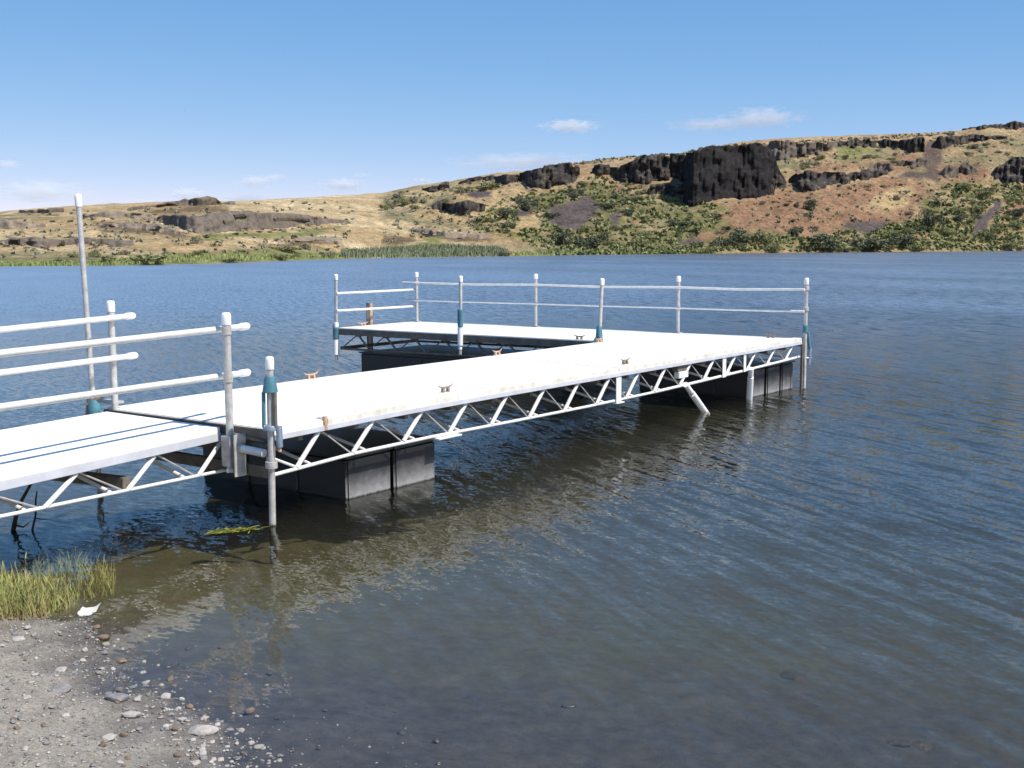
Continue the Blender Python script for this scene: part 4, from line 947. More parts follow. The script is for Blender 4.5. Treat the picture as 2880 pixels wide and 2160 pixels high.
def bush_mesh(m, seed, n=850, flat=0.75):
    g = np.random.default_rng(seed)
    lobes = [(g.normal(0, .30), g.normal(0, .30), 0.25 + g.random() * .50, .16 + g.random() * .26) for _ in range(9)]
    V, F = [], []
    for k in range(n):
        lx, ly, lz, lr = lobes[g.integers(len(lobes))]
        d = g.normal(size=3); d /= np.linalg.norm(d)
        c = np.array([lx, ly, lz * flat]) + d * lr * (0.55 + 0.55 * g.random()) * np.array([1, 1, flat])
        c[2] = max(c[2], 0.02)
        a = g.normal(size=3); a /= np.linalg.norm(a); b = np.cross(a, g.normal(size=3)); b /= np.linalg.norm(b)
        s = 0.026 + 0.036 * g.random()
        i = len(V); V += [c - a * s - b * s * .6, c + a * s - b * s * .6, c + a * s * .8 + b * s * .6, c - a * s * .8 + b * s * .6]; F.append((i, i + 1, i + 2, i + 3))
    me = bpy.data.meshes.new('foliage'); me.from_pydata([tuple(v) for v in V], [], F); me.materials.append(m)
    return me
BUSH = {k: [bush_mesh(m, 10 * i + j) for j in range(4)] for i, (k, m) in enumerate((('dark', M_DARKLEAF), ('green', M_GREENLEAF), ('sage', M_SAGELEAF)))}
def bush(px, py, kind, wpx, hpx, label, group=None):
    """py is its foot in the picture"""
    P, s = hit(px, py)
    w = wpx / FOC * P.y; h = hpx / FOC * P.y
    M = Matrix.Translation(P - Vector((0, 0, 0.05 * h))) @ Matrix.Rotation(random.uniform(0, 6.28), 4, 'Z') @ Matrix.Diagonal((w, w, h * 1.15, 1))
    o = link(bpy.data.objects.new('bush', random.choice(BUSH[kind])), None, M)
    tag(o, label, 'bush', group)
    return o
def Z7(x, y): return 1080 + 0.4069 * x, 320 + 0.4069 * y
def Z8(x, y): return 1980 + 0.4069 * x, 320 + 0.4069 * y
def Z5(x, y): return 0.4521 * x, 440 + 0.4521 * y
for (xy, kind, w, h, lab) in [
    (Z8(850, 955), 'dark', 84, 60, 'largest dark round bush at the waterline right of the tan bank'),
    (Z8(1150, 940), 'dark', 88, 42, 'wide dark bush at the waterline, second right of the largest one'),
    (Z8(1390, 930), 'dark', 52, 48, 'upright grey green bush by the pale rocks at the right waterline'),
    (Z8(1540, 790), 'dark', 48, 52, 'tall grey bush standing alone at the right edge of the bare slope'),
    (Z8(720, 670), 'dark', 36, 42, 'dark leaning bush in the middle of the bare ochre slope'),
    (Z8(640, 850), 'dark', 48, 36, 'dark green bush at the foot of the bare ochre slope'),
    (Z8(250, 890), 'dark', 60, 38, 'dark low bush near the water under the great cliff'),
    (Z8(1760, 755), 'dark', 40, 30, 'dark bush in the green brush left of the dark gully'),
    (Z7(1240, 905), 'dark', 44, 44, 'dark upright bush near the water right of the spit'),
    (Z7(1455, 930), 'dark', 56, 44, 'broad dark bush at the waterline below the purple scree'),
    (Z7(1350, 925), 'dark', 30, 30, 'small dark bush at the waterline below the purple scree'),
    (Z7(1690, 710), 'dark', 36, 28, 'dark bush beside the small scree patch'),
    (Z7(1770, 920), 'green', 40, 34, 'green bush at the waterline under the great dark face'),
    (Z7(980, 670), 'dark', 40, 44, 'dark bush on the slope left of the purple scree'),
    (Z7(850, 720), 'dark', 44, 34, 'grey green bush low on the slope above the spit'),
    (Z7(1160, 715), 'dark', 40, 16, 'low dark bush at the left edge of the purple scree'),
    (Z7(1545, 650), 'dark', 60, 18, 'low dark bush at the right edge of the purple scree'),
    (Z7(710, 525), 'green', 62, 24, 'yellow green bush below the broken rim at the left'),
    (Z7(560, 545), 'green', 34, 20, 'small green bush under the left end of the rim'),
    (Z7(1300, 580), 'dark', 50, 20, 'dark bush under the columnar rim cliff'),
    (Z5(900, 668), 'green', 100, 32, 'broad grey green willow at the left waterline'),
    (Z5(1430, 662), 'green', 50, 18, 'grey green bush in the bright reeds of the left shore'),
    (Z5(1730, 642), 'green', 44, 20, 'dark bush at the right end of the bright left reeds'),
    (Z5(1800, 596), 'green', 64, 22, 'green bush on the bank above the left reeds'),
    (Z5(1215, 545), 'sage', 26, 26, 'single grey green bush at the end of the brown ledge'),
    (Z7(830, 985), 'dark', 24, 16, 'small dark bush at the right end of the reed bed'),
]:
    bush(*xy, kind, w, h, lab)
ZB = [  # scatter zones: polygon, count, kinds, width range, label, group
    (z8([(0, 930), (300, 880), (700, 930), (1300, 930), (2212, 925), (2212, 955), (0, 965)]), 34, ('green', 'dark', 'green'), (18, 44), 'in the strip along the right waterline', 'bushes along the right waterline'),
    (z8([(1480, 740), (1700, 500), (2212, 500), (2212, 920), (1500, 920), (700, 900), (1000, 800)]), 70, ('green', 'green', 'dark'), (14, 40), 'in the lower right thicket', 'bushes of the lower right thicket'),
    (z8([(-130, 680), (60, 610), (190, 620), (180, 780), (520, 840), (0, 920), (-140, 900)]), 26, ('green', 'dark', 'sage'), (14, 32), 'on the slope under the great cliff', 'bushes under the great cliff'),
    (z7([(1100, 760), (1400, 780), (1600, 800), (1950, 640), (2080, 760), (2100, 900), (1500, 940), (1150, 930)]), 46, ('green', 'dark', 'green'), (14, 36), 'on the slope between scree and water', 'bushes below the scree'),
    (z7([(640, 780), (760, 650), (960, 570), (1200, 550), (1480, 430), (1600, 490), (1900, 600), (1700, 640), (1150, 620), (1000, 700), (900, 820)]), 46, ('green', 'sage', 'dark'), (12, 30), 'on the slope above the scree', 'bushes above the scree'),
    (z7([(0, 620), (120, 540), (300, 560), (700, 470), (700, 560), (300, 650), (0, 700)]), 20, ('sage', 'green'), (12, 34), 'on the tan slope left of the rim', 'bushes at the left of the rim'),
    (z8([(460, 440), (700, 300), (1250, 230), (1500, 330), (1250, 390), (900, 370)]), 26, ('green', 'sage'), (10, 26), 'on the ledge between cliff bands', 'bushes between the cliff bands'),
    (z8([(250, 700), (560, 540), (900, 560), (1300, 450), (1480, 520), (1430, 720), (900, 820), (560, 800)]), 26, ('sage', 'dark'), (10, 30), 'on the bare ochre slope', 'bushes on the bare slope'),
    (z8([(1600, 340), (1900, 200), (2212, 160), (2212, 300), (1900, 340)]), 18, ('sage',), (10, 26), 'on the upper right slope', 'bushes on the upper right slope'),
    (z5([(0, 610), (700, 610), (1500, 590), (2200, 560), (2200, 620), (1700, 640), (0, 660)]), 26, ('sage', 'green'), (10, 34), 'on the left bank behind the reeds', 'bushes on the left bank'),
    (z5([(1000, 430), (1250, 480), (1900, 440), (2200, 430), (2100, 460), (1300, 520)]), 14, ('dark', 'sage'), (8, 20), 'at the long left outcrop', 'bushes under the left outcrop'),
]
BARE = [z_[0] for z_ in ZONES if z_[1] in (TALUS, GULLY)] + [z7([(930, 700), (1050, 690), (1110, 790), (900, 800)])]
def samp(poly, bare=False):
    xs = [p[0] for p in poly]; ys = [p[1] for p in poly]
    while True:
        x, y = random.uniform(min(xs), max(xs)), random.uniform(min(ys), max(ys))
        if inpoly([x], [y], poly)[0] and not (bare and any(inpoly([x], [y - 4], q)[0] for q in BARE)): return x, y
for poly, n, kinds, (w0, w1), lab, grp in ZB:
    for _ in range(int(n * 0.6)):
        x, y = samp(poly, True); w = random.uniform(w0, w1) if random.random() < 0.7 else random.uniform(w0, (w0 + w1) / 2)
        kind = random.choice(kinds); X0 = min(p[0] for p in poly); X1 = max(p[0] for p in poly)
        f = (x - max(X0, 0)) / (min(X1, 2880) - max(X0, 0))
        plc = ('far left', 'left', 'middle', 'right', 'far right')[min(4, max(0, int(f * 5)))]
        Y0 = min(p[1] for p in poly); g = (y - Y0) / (max(p[1] for p in poly) - Y0); plc = ('upper ' if g < 0.45 else 'lower ' if g > 0.7 else 'mid height ') + plc
        big = 'large' if w > w0 + (w1 - w0) * 0.6 else 'mid sized' if w > w0 + (w1 - w0) * 0.3 else 'small'
        bush(x, y, kind, w, w * random.uniform(0.5, 0.8), f"{big} {dict(dark='dark', green='green', sage='sage')[kind]} bush {lab}, {plc}", grp)
# finer brush, past counting
def scrub(name, label, zones, m, size):
    V, F = [], []
    for poly, n in zones:
        xs = [p[0] for p in poly]; ys = [p[1] for p in poly]
        for _ in range(n):
            x, y = samp(poly, True)
            P, s = hit(x, y)
            r = random.uniform(*size)
            for k in range(9):
                d = rng.normal(size=3); d /= np.linalg.norm(d); d[2] = abs(d[2]) * 0.8
                c = np.array(P) + d * r * random.uniform(0.3, 1.0)
                a = rng.normal(size=3); a /= np.linalg.norm(a); b = np.cross(a, rng.normal(size=3)); b /= np.linalg.norm(b)
                q = r * random.uniform(0.22, 0.45); i = len(V)
                V += [c - a * q - b * q, c + a * q - b * q, c + a * q + b * q, c - a * q + b * q]; F.append((i, i + 1, i + 2, i + 3))
    o = from_np(name, V, F, m)
    return tag(o, label, 'brush', kind='stuff')
scrub('green_brush', 'fine green brush covering the lower hillside', [(ZONES[1][0], 800), (ZONES[16][0], 500) if False else (z8([(-80, 900), (420, 830), (730, 860), (1480, 740), (1640, 500), (2212, 500), (2212, 950), (-80, 955)]), 1100), (z7([(1150, 930), (2212, 930), (2212, 958), (1150, 968)]), 150)], M_GREENLEAF, (0.35, 0.9))
scrub('sage_brush', 'fine grey sage scrub dotted over the dry slopes', [(z7([(0, 545), (700, 440), (1400, 480), (2080, 500), (2080, 600), (900, 800), (0, 900)]), 420), (z8([(0, 230), (2212, 140), (2212, 470), (1480, 740), (200, 830)]), 560), (z5([(0, 360), (2212, 260), (2212, 600), (0, 640)]), 330), (z7([(1200, 352), (2212, 236), (2212, 262), (1200, 372)]), 160), (z8([(0, 232), (1700, 128), (1700, 150), (0, 250)]), 220)], M_SAGELEAF, (0.2, 0.6))
def reeds(name, label, line, n, h, m):
    V, F = [], []
    xs = [p[0] for p in line]; ys = [p[1] for p in line]; dy = [p[2] for p in line]
    for _ in range(n):
        x = random.uniform(xs[0], xs[-1]); y = np.interp(x, xs, ys) - random.random() * np.interp(x, xs, dy)
        P, s = hit(x, y)
        hh = h * random.uniform(0.7, 1.0); w = random.uniform(0.05, 0.14); t = random.uniform(0, 3.14); lx, ly = random.uniform(-.25, .25) * hh, random.uniform(-.25, .25) * hh
        i = len(V); cx, cy = math.cos(t) * w, math.sin(t) * w
        V += [(P.x - cx, P.y - cy, P.z - .05), (P.x + cx, P.y + cy, P.z - .05), (P.x + lx + cx * .3, P.y + ly + cy * .3, P.z + hh), (P.x + lx - cx * .3, P.y + ly - cy * .3, P.z + hh)]; F.append((i, i + 1, i + 2, i + 3))
    o = from_np(name, V, F, m)
    return tag(o, label, 'reeds', kind='stuff')
reeds('reeds', 'bright green reeds fringing the left shore', [(-60, 752, 8), (300, 748, 9), (460, 742, 22), (600, 737, 20), (760, 732, 12), (960, 724, 8)], 2600, 0.34, M_REED)
M_REED2 = leaf_mat('grey_reed', (0.25, 0.27, 0.16), (0.18, 0.20, 0.12))
reeds('reed_bed', 'grey green reed bed at the foot of the sandy spit', [(960, 726, 14), (1080, 726, 24), (1250, 724, 30), (1400, 723, 22), (1430, 722, 12)], 4200, 0.72, M_REED2)
reeds('water_grass', 'pale grass along the water right of the spit', [(1430, 722, 8), (1560, 718, 10), (1900, 712, 10), (2000, 711, 6)], 1200, 0.5, M_REED)

# ------------------------------------------------------------------ near shore: stones, grass, litter, branches, weed
STONES = {}
def stone_mesh(kind, m, j):
    k = (kind, j)
    if k not in STONES:
        bm = bmesh.new(); bmesh.ops.create_icosphere(bm, subdivisions=2, radius=0.5)
        g = np.random.default_rng(100 + j); off = g.random(3) * 30
        pl = [(g.normal(size=3)) for _ in range(5)]
        for v in bm.verts:
            p = np.array(v.co); n = p / np.linalg.norm(p)
            r = 0.5 * (1 + 0.28 * float(fbm(n[0] * 1.6 + off[0], n[1] * 1.6 + off[1], n[2] * 1.6 + off[2], 3)))
            for q in pl:
                q = q / np.linalg.norm(q); dd = float(n @ q) * r
                if dd > 0.37: r *= 0.37 / dd
            v.co = Vector(n * r)
        me = bpy.data.meshes.new('stone'); bm.to_mesh(me); bm.free(); me.materials.append(m); finish(me, 28)
        STONES[k] = me
    return STONES[k]
M_ST = {'pale': mat('pale_stone', (0.44, 0.40, 0.36), 0.8, col2=(0.31, 0.275, 0.245), vscale=25, bump=0.004, bscale=90),
        'grey': mat('grey_stone', (0.26, 0.245, 0.23), 0.85, col2=(0.16, 0.15, 0.145), vscale=25, bump=0.004, bscale=90),
        'brown': mat('brown_stone', (0.21, 0.145, 0.10), 0.8, col2=(0.12, 0.085, 0.06), vscale=25, bump=0.004, bscale=90),
        'wet': mat('wet_stone', (0.11, 0.085, 0.055), 0.35, col2=(0.06, 0.05, 0.035), vscale=20, bump=0.004, bscale=90)}
def on_ground(px, py):
    z = 0.0
    for _ in range(8):
        P = onz(px, py, z); z = float(ground_z(P.x, P.y))
    return Vector((P.x, P.y, z))
def stone(px, py, wpx, kind, label, group=None, flat=0.55, ar=0.75, sink=0.25, P=None, size=None):
    P = P or on_ground(px, py)
    dist = math.hypot(P.x, P.y, P.z - CAMH)
    w = size or wpx / FOC * dist
    M = Matrix.Translation(P + Vector((0, 0, w * flat * (0.5 - sink)))) @ Matrix.Rotation(random.uniform(-.5, .5), 4, 'Z') @ Matrix.Rotation(random.uniform(-.12, .12), 4, 'X') @ Matrix.Diagonal((w * 1.1, w * ar * 1.2, w * flat * 1.15, 1))
    o = link(bpy.data.objects.new('stone', stone_mesh(kind, M_ST[kind], random.randrange(7))), None, M)
    return tag(o, label, 'stone', group)
for px, py, w, kind, fl, lab in [
    (572, 2062, 72, 'pale', 0.38, 'largest pale flat stone at the bottom waterline'),
    (333, 1968, 66, 'grey', 0.34, 'broad flat grey stone bedded in the gravel'),
    (172, 1940, 62, 'grey', 0.25, 'wide buried grey slab left of the other big flat stone'),
    (372, 2016, 46, 'pale', 0.45, 'angular pale stone below the broad flat one'),
    (703, 2008, 28, 'brown', 0.9, 'brown upright stone standing alone in the shallow water'),
    (722, 2018, 13, 'pale', 0.7, 'tiny white stone touching the brown one in the water'),
    (466, 1962, 32, 'pale', 0.5, 'pale stone nearest the water beside the cobble cluster'),
    (480, 1912, 22, 'brown', 0.6, 'red brown stone at the wet edge of the gravel'),
    (490, 1930, 18, 'brown', 0.5, 'smaller brown stone just below the red brown one'),
    (292, 1796, 34, 'brown', 0.45, 'brown flat stone at the waterline under the white litter'),
    (274, 1768, 20, 'brown', 0.6, 'small orange brown stone just under the white litter'),
    (310, 2078, 34, 'pale', 0.4, 'wedge shaped tan stone on the open gravel'),
    (54, 1802, 36, 'pale', 0.35, 'tan flat stone at the left under the grass'),
    (72, 2110, 18, 'pale', 0.8, 'round cream stone near the bottom left corner'),
    (184, 2014, 24, 'pale', 0.4, 'yellowish flat stone left of centre on the gravel'),
    (514, 2026, 24, 'pale', 0.5, 'pale stone up and left of the largest flat one'),
    (728, 2104, 28, 'pale', 0.45, 'pale stone closest to the bottom edge by the water'),
    (350, 1862, 12, 'pale', 0.7, 'small white pebble at the edge above the cobble band'),
    (405, 1863, 13, 'pale', 0.7, 'white pebble lying alone under the shallow water'),
    (445, 1873, 10, 'pale', 0.7, 'smallest white pebble alone in the shallow water'),
    (172, 1886, 34, 'pale', 0.35, 'light flat stone in the upper part of the gravel'),
    (140, 1990, 30, 'grey', 0.3, 'flat grey stone left of the yellowish one'),
]:
    stone(px, py, w, kind, lab, None, fl)
for px, py, w, lab in [(2591, 2100, 60, 'right one of the pair of sunken stones at the lower right'), (2528, 2090, 62, 'left one of the pair of sunken stones at the lower right'), (2230, 1905, 74, 'pale flat stone under the water right of centre'), (1600, 1985, 40, 'small sunken stone below the middle of the picture')]:
    P = on_ground(px, py); stone(px, py, w, 'wet', lab, None, 0.3, sink=0.5, P=P)
edge = [(330, 1800), (400, 1870), (470, 1930), (560, 1990), (690, 2060), (860, 2160), (560, 2160), (460, 2060), (330, 1960), (230, 1860), (220, 1780)]
open_g = [(0, 1750), (220, 1770), (330, 1960), (460, 2060), (560, 2160), (0, 2160)]
sunk = [(330, 1780), (460, 1850), (600, 1950), (800, 2070), (980, 2160), (1500, 2160), (900, 1900), (500, 1780)]
for poly, n, w0, w1, kinds, lab, grp in [
    (edge, 150, 8, 24, ('pale', 'pale', 'pale', 'pale', 'grey', 'grey', 'brown'), 'in the cobble band along the waterline', 'stones of the cobble band'),
    (open_g, 80, 8, 22, ('pale', 'grey', 'grey', 'brown'), 'on the open gravel', 'stones on the open gravel'),
    (sunk, 24, 10, 26, ('wet',), 'under the shallow water', 'stones under the shallows')]:
    for _ in range(n):
        x, y = samp(poly); w = w0 + (w1 - w0) * random.random() ** 2.2; kind = random.choice(kinds); fl = random.uniform(0.35, 0.65)
        big = 'large' if w > w0 + (w1 - w0) * 0.45 else 'mid sized' if w > w0 + (w1 - w0) * 0.15 else 'small'
        y0 = min(p[1] for p in poly); f = (y - y0) / (2160 - y0)
        x0 = min(p[0] for p in poly); e = (x - x0) / (max(p[0] for p in poly) - x0)
        plc = ('upper', 'middle', 'lower', 'lowest')[min(3, int(f * 4))] + ' ' + ('left', 'centre', 'right')[min(2, int(e * 3))] + ' part'
        stone(x, y, w, kind, f"{big} {'flat' if fl < 0.5 else 'rounded'} {kind if kind != 'wet' else 'dark'} stone {lab}, {plc}", grp, fl, random.uniform(0.6, 0.95))
# gravel too small to pick apart, joined
def gravel():
    base = []
    for j in range(4):
        bm = bmesh.new(); bmesh.ops.create_icosphere(bm, subdivisions=1, radius=0.5)
        g = np.random.default_rng(300 + j)
        vs_ = np.array([v.co[:] for v in bm.verts]) * (1 + 0.25 * g.normal(size=(len(bm.verts), 1)))
        bm.verts.index_update(); base.append((vs_, np.array([[v.index for v in f.verts] for f in bm.faces]))); bm.free()
    VV, FF, mi, n0 = [], [], [], 0
    N = 15000
    d_al = rng.random(N); 
    pts = []
    while len(pts) < N:
        x = rng.uniform(-5.2, 1.2, 4000); y = rng.uniform(3.0, 8.6, 4000); d = shore_dist(x, y)
        keep = (d > -0.9) & (d < 2.6) & (rng.random(4000) < np.where(d > 0, np.exp(-d / 1.3) * 0.9 + 0.15, 0.22 * np.exp(d / 0.3)))
        pts += list(zip(x[keep], y[keep]))
    pts = np.array(pts[:N]); z = ground_z(pts[:, 0], pts[:, 1])
    for k in range(N):
        vs_, fs = base[k % 4]; s = 0.006 + 0.016 * rng.random() ** 3
        t = rng.random() * 6.28; c, sn = math.cos(t), math.sin(t)
        q = vs_ * np.array([s * 1.2, s * (0.7 + 0.4 * rng.random()), s * 0.6])
        q = np.stack([q[:, 0] * c - q[:, 1] * sn + pts[k, 0], q[:, 0] * sn + q[:, 1] * c + pts[k, 1], q[:, 2] + z[k] + s * 0.1], 1)
        VV.append(q); FF.append(fs + n0); n0 += len(q); mi += [int(rng.choice(3, p=(.42, .53, .05)))] * len(fs)
    o = from_np('gravel', np.concatenate(VV), np.concatenate(FF), M_ST['pale'])
    o.data.materials.append(M_ST['grey']); o.data.materials.append(M_ST['brown'])
    o.data.polygons.foreach_set('material_index', np.array(mi, np.int32))
    tag(o, 'loose gravel and pebbles strewn over the shore', 'gravel', kind='stuff')
gravel()
M_GRASS = leaf_mat('shore_grass', (0.42, 0.38, 0.14), (0.25, 0.28, 0.09))
M_DRY = leaf_mat('dry_grass', (0.38, 0.30, 0.13), (0.24, 0.19, 0.08))
def grass(name, label, N, polyw, hr, m, wid=0.006):
    V, F = [], []
    for _ in range(N):
        x, y = samp(polyw)
        P = on_ground(x, y)
        if vnoise(P.x * 3.1, P.y * 3.1, 4.0) < random.uniform(-0.9, 0.35): continue
        h = random.uniform(*hr); t = random.uniform(0, 6.28); l = random.uniform(0.05, 0.6) * h; w = wid * random.uniform(.6, 1.5)
        dx, dy = math.cos(t) * l, math.sin(t) * l; a = random.uniform(0, 6.28); cx, cy = math.cos(a) * w, math.sin(a) * w
        pts = [(0, 1.0), (0.35, 0.9), (0.72, 0.6), (1.0, 0.12)]
        i = len(V)
        for f, ww in pts:
            k = f ** 1.8
            V.append((P.x + dx * k - cx * ww, P.y + dy * k - cy * ww, P.z - 0.02 + h * f * (1 - 0.25 * f * l / h))); V.append((P.x + dx * k + cx * ww, P.y + dy * k + cy * ww, P.z - 0.02 + h * f * (1 - 0.25 * f * l / h)))
        for q in range(3): F.append((i + 2 * q, i + 2 * q + 1, i + 2 * q + 3, i + 2 * q + 2))
    o = from_np(name, V, F, m)
    return tag(o, label, 'grass', kind='stuff')
grass('shore_grass', 'short yellow green grass growing at the waterline at the left', 4200, [(-60, 1590), (120, 1590), (190, 1640), (230, 1690), (170, 1725), (-60, 1745)], (0.03, 0.13), M_GRASS, 0.0045)
grass('shore_grass', 'sparse tall blades of grass at the left waterline', 450, [(-60, 1590), (90, 1600), (180, 1660), (120, 1720), (-60, 1730)], (0.10, 0.23), M_GRASS, 0.004)
grass('shore_grass', 'sparse green sedge standing in the shallow water', 1100, [(90, 1580), (230, 1590), (325, 1610), (320, 1675), (210, 1700), (120, 1660)], (0.06, 0.20), M_GRASS, 0.0035)
grass('dry_grass', 'dry straw coloured blades at the foot of the green grass', 900, [(-60, 1650), (160, 1650), (220, 1700), (120, 1745), (-60, 1750)], (0.04, 0.17), M_DRY, 0.004)
# white litter: a crumpled curved scrap
P0 = on_ground(250, 1733)
bm = bmesh.new(); nx, ny = 9, 5; gridv = []
for i in range(nx):
    row = []
    for j in range(ny):
        a = (i / (nx - 1) - .5); b = (j / (ny - 1) - .5)
        x = a * 0.112 + b * 0.012; y = b * 0.072 + a * 0.03 + 0.03 * (a * 2) ** 2 * 0.5
        z = 0.012 + 0.045 * (a * 2) ** 2 * (0.6 if a < 0 else 1.0) * 0.5 + 0.010 * float(vnoise(i * .7, j * .9, 2.0)) + 0.035 * (b + .5)
        row.append(bm.verts.new(P0 + Vector((x, y, z))))
    gridv.append(row)
for i in range(nx - 1):
    for j in range(ny - 1): bm.faces.new((gridv[i][j], gridv[i + 1][j], gridv[i + 1][j + 1], gridv[i][j + 1]))
bmesh.ops.solidify(bm, geom=bm.faces[:], thickness=0.003)
tag(from_bm('litter', bm, M_LITTER, None, None, 60), 'crumpled white scrap of litter lying at the waterline', 'litter')
# dead branches standing in the water under the gangway
def branch(label, pts, r0, r1, twigs=()):
    bm = bmesh.new()
    def limb(P, a, b):
        n = 7; rings = []
        for i, p in enumerate(P):
            p = Vector(p); d = (Vector(P[min(i + 1, len(P) - 1)]) - Vector(P[max(i - 1, 0)])).normalized()
            e = d.orthogonal().normalized(); g = d.cross(e); r = a + (b - a) * i / (len(P) - 1)
            rings.append([bm.verts.new(p + (e * math.cos(2 * math.pi * k / n) + g * math.sin(2 * math.pi * k / n)) * r) for k in range(n)])
        for p, q in zip(rings, rings[1:]):
            for k in range(n): bm.faces.new((p[k], p[(k + 1) % n], q[(k + 1) % n], q[k]))
        bm.faces.new(list(reversed(rings[0]))); bm.faces.new(rings[-1])
    limb(pts, r0, r1)
    for t in twigs: limb(t, r1 * 0.9, r1 * 0.3)
    bmesh.ops.recalc_face_normals(bm, faces=bm.faces[:])
    return tag(from_bm('branch', bm, M_BRANCH, None, None, 40), label, 'branch')
b0 = onz(33, 1492, 0)
branch('thick dark branch slanting out of the water under the gangway', [b0 + Vector((-0.05, -0.05, -0.5)), b0 + Vector((-0.01, 0, -0.1)), b0 + Vector((0.035, 0.02, 0.12)), b0 + Vector((0.09, 0.03, 0.26)), b0 + Vector((0.17, 0.05, 0.40))], 0.026, 0.012, [[b0 + Vector((0.02, 0, 0.05)), b0 + Vector((0.10, 0.0, 0.03)), b0 + Vector((0.16, -0.02, 0.07))]])
b1 = onz(91, 1490, 0)
branch('thin dark stick standing in the water right of the thick branch', [b1 + Vector((0.03, 0, -0.5)), b1 + Vector((0, 0, 0)), b1 + Vector((0.03, 0.01, 0.12)), b1 + Vector((0.035, 0.02, 0.26)), b1 + Vector((0.05, 0.02, 0.33))], 0.012, 0.006, [[b1 + Vector((0.03, 0, 0.1)), b1 + Vector((0.09, 0, 0.09)), b1 + Vector((0.15, 0, 0.085))]])
# floating weed
P0 = onz(660, 1494, 0.0); V, F = [], []
for k in range(150):
    x = random.gauss(0, 0.085); y = random.gauss(0, 0.03) + x * 0.35; t = random.gauss(0.3, 0.7); l = random.uniform(0.02, 0.07); w = random.uniform(0.004, 0.010)
    c, s = math.cos(t), math.sin(t); i = len(V); z = random.uniform(0.002, 0.018)
    V += [(P0.x + x - c * l - s * w, P0.y + y - s * l + c * w, z), (P0.x + x - c * l + s * w, P0.y + y - s * l - c * w, z), (P0.x + x + c * l + s * w, P0.y + y + s * l - c * w, z + random.uniform(-.004, .01)), (P0.x + x + c * l - s * w, P0.y + y + s * l + c * w, z)]; F.append((i, i + 1, i + 2, i + 3))
M_WEED = mat('pond_weed_leaf', (0.27, 0.27, 0.04), 0.6, col2=(0.14, 0.17, 0.03), vscale=30)
tag(from_np('pond_weed', V, F, M_WEED), 'patch of yellow green weed floating in front of the near float', 'water weed')
# a far bird
bd = empty('bird', ony(518, 310, 400), 'tiny distant bird in the sky at the upper left', 'bird')
Pb = ony(518, 310, 400.0); k = 0.75
V = [(-.9, 0, .12), (-.25, -.22, .02), (-.2, .16, .02), (0, -.3, -.05), (0, .5, -.02), (.2, .16, .02), (.25, -.22, .02), (.9, 0, .14), (0, 0, .12), (0, 0, -.14)]
F = [(0, 1, 2), (1, 3, 8), (1, 8, 2), (2, 8, 4), (3, 6, 8), (6, 5, 8), (5, 4, 8), (5, 6, 7), (1, 9, 3), (3, 9, 6), (1, 2, 9), (2, 4, 9), (4, 5, 9), (5, 6, 9)]
me = bpy.data.meshes.new('body'); me.from_pydata([(Pb.x + a * k, Pb.y + b * k, Pb.z + c * k) for a, b, c in V], [], F); me.materials.append(M_BIRD); link(bpy.data.objects.new('body', me), bd)

# ------------------------------------------------------------------ small fair-weather clouds, far off
def cloud_mat(dens, seed):
    m = bpy.data.materials.new('cloud_vapour'); m.use_nodes = True
    nt = m.node_tree; N = nt.nodes; L = nt.links; N.remove(N['Principled BSDF'])
    v = N.new('ShaderNodeVolumePrincipled'); v.inputs['Color'].default_value = (1, 1, 1, 1); v.inputs['Anisotropy'].default_value = -0.4
    tc = N.new('ShaderNodeTexCoord')
    n = N.new('ShaderNodeTexNoise'); n.inputs['Scale'].default_value = 2.3; n.inputs['Detail'].default_value = 5; n.inputs['Roughness'].default_value = 0.6
    mp = N.new('ShaderNodeMapping'); mp.inputs['Location'].default_value = (seed * 3.1, seed, 0); mp.inputs['Scale'].default_value = (1.6, 1, 1)
    L.new(tc.outputs['Object'], mp.inputs['Vector']); L.new(mp.outputs[0], n.inputs['Vector'])
    ln = N.new('ShaderNodeVectorMath'); ln.operation = 'LENGTH'; L.new(tc.outputs['Object'], ln.inputs[0])
    a = N.new('ShaderNodeMath'); a.operation = 'SUBTRACT'; a.inputs[0].default_value = 0.95; L.new(ln.outputs['Value'], a.inputs[1])
    b = N.new('ShaderNodeMath'); b.operation = 'MULTIPLY_ADD'; b.inputs[1].default_value = 2.6; L.new(n.outputs['Fac'], b.inputs[0]); b.inputs[2].default_value = -1.45
    c = N.new('ShaderNodeMath'); c.operation = 'ADD'; L.new(a.outputs[0], c.inputs[0]); L.new(b.outputs[0], c.inputs[1])
    d = N.new('ShaderNodeMath'); d.operation = 'MULTIPLY'; d.use_clamp = False; d.inputs[1].default_value = dens; L.new(c.outputs[0], d.inputs[0])
    e = N.new('ShaderNodeMath'); e.operation = 'MAXIMUM'; e.inputs[1].default_value = 0.0; L.new(d.outputs[0], e.inputs[0])
    L.new(e.outputs[0], v.inputs['Density']); L.new(v.outputs[0], N['Material Output'].inputs['Volume'])
    return m
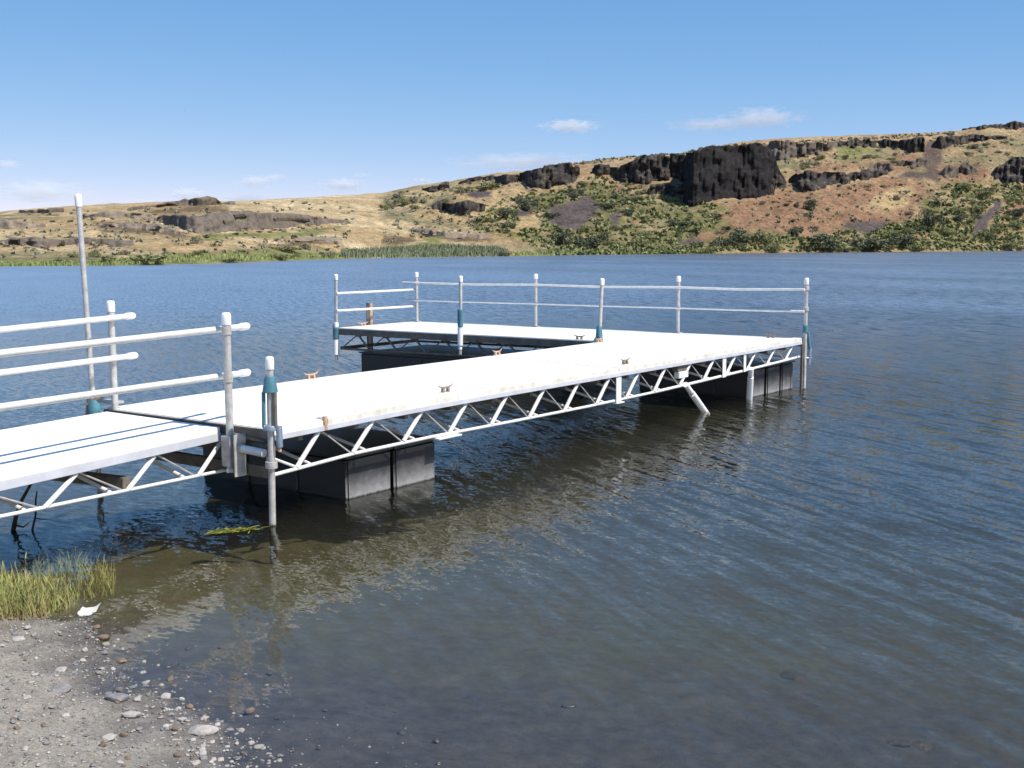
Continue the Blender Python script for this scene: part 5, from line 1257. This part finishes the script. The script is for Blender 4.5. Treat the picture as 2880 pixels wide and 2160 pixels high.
CLM = [cloud_mat(0.019, k) for k in range(3)]
CLT = [cloud_mat(0.010, 5 + k) for k in range(2)]
bm = bmesh.new(); bmesh.ops.create_icosphere(bm, subdivisions=3, radius=1.0)
cme = bpy.data.meshes.new('cloud'); bm.to_mesh(cme); bm.free()
CDIST = 6000.0
for px, py, w, h, thin, lab in [
    (1600, 355, 170, 34, 0, 'small white cloud floating left of the great cliff'),
    (2150, 332, 220, 60, 1, 'wispy white cloud above the right part of the rim'),
    (2010, 350, 260, 30, 1, 'faint streak of cloud left of the right wisp'),
    (22, 462, 70, 26, 0, 'tiny cloud at the left edge of the sky'),
    (718, 510, 110, 34, 0, 'puffy cloud with a small companion above the left hills'),
    (775, 498, 70, 18, 0, 'little flat puff at the upper right of the puffy cloud'),
    (965, 520, 140, 36, 0, 'low white cloud between the butte and the rim'),
    (1020, 492, 60, 16, 1, 'thin puff over the low white cloud'),
    (525, 545, 110, 34, 0, 'white cloud sitting on the skyline behind the butte'),
    (1185, 510, 90, 18, 0, 'flat cloud resting on the skyline left of the rim'),
    (1480, 455, 420, 46, 1, 'pale veil of cloud along the skyline over the rim'),
    (120, 540, 260, 60, 1, 'pale hazy cloud low at the left behind the tall pile'),
    (390, 572, 300, 26, 1, 'flat hazy cloud lying along the left skyline'),
    (680, 556, 200, 22, 1, 'low veil of cloud right of the butte'),
]:
    P = ony(px, py, CDIST); sx = w / FOC * CDIST * 0.62; sz = h / FOC * CDIST * 0.58
    M = Matrix.Translation(P) @ Matrix.Diagonal((sx, min(sx, 260) , sz, 1))
    o = link(bpy.data.objects.new('cloud', cme), None, M)
    o.material_slots  # shared mesh: material on the object
    if not cme.materials: cme.materials.append(CLM[0])
    o.material_slots[0].link = 'OBJECT'; o.material_slots[0].material = random.choice(CLT if thin else CLM)
    tag(o, lab, 'cloud', 'fair weather clouds')

scene.cycles.max_bounces = 14
scene.cycles.transparent_max_bounces = 24
scene.cycles.volume_bounces = 12
scene.cycles.volume_max_steps = 96
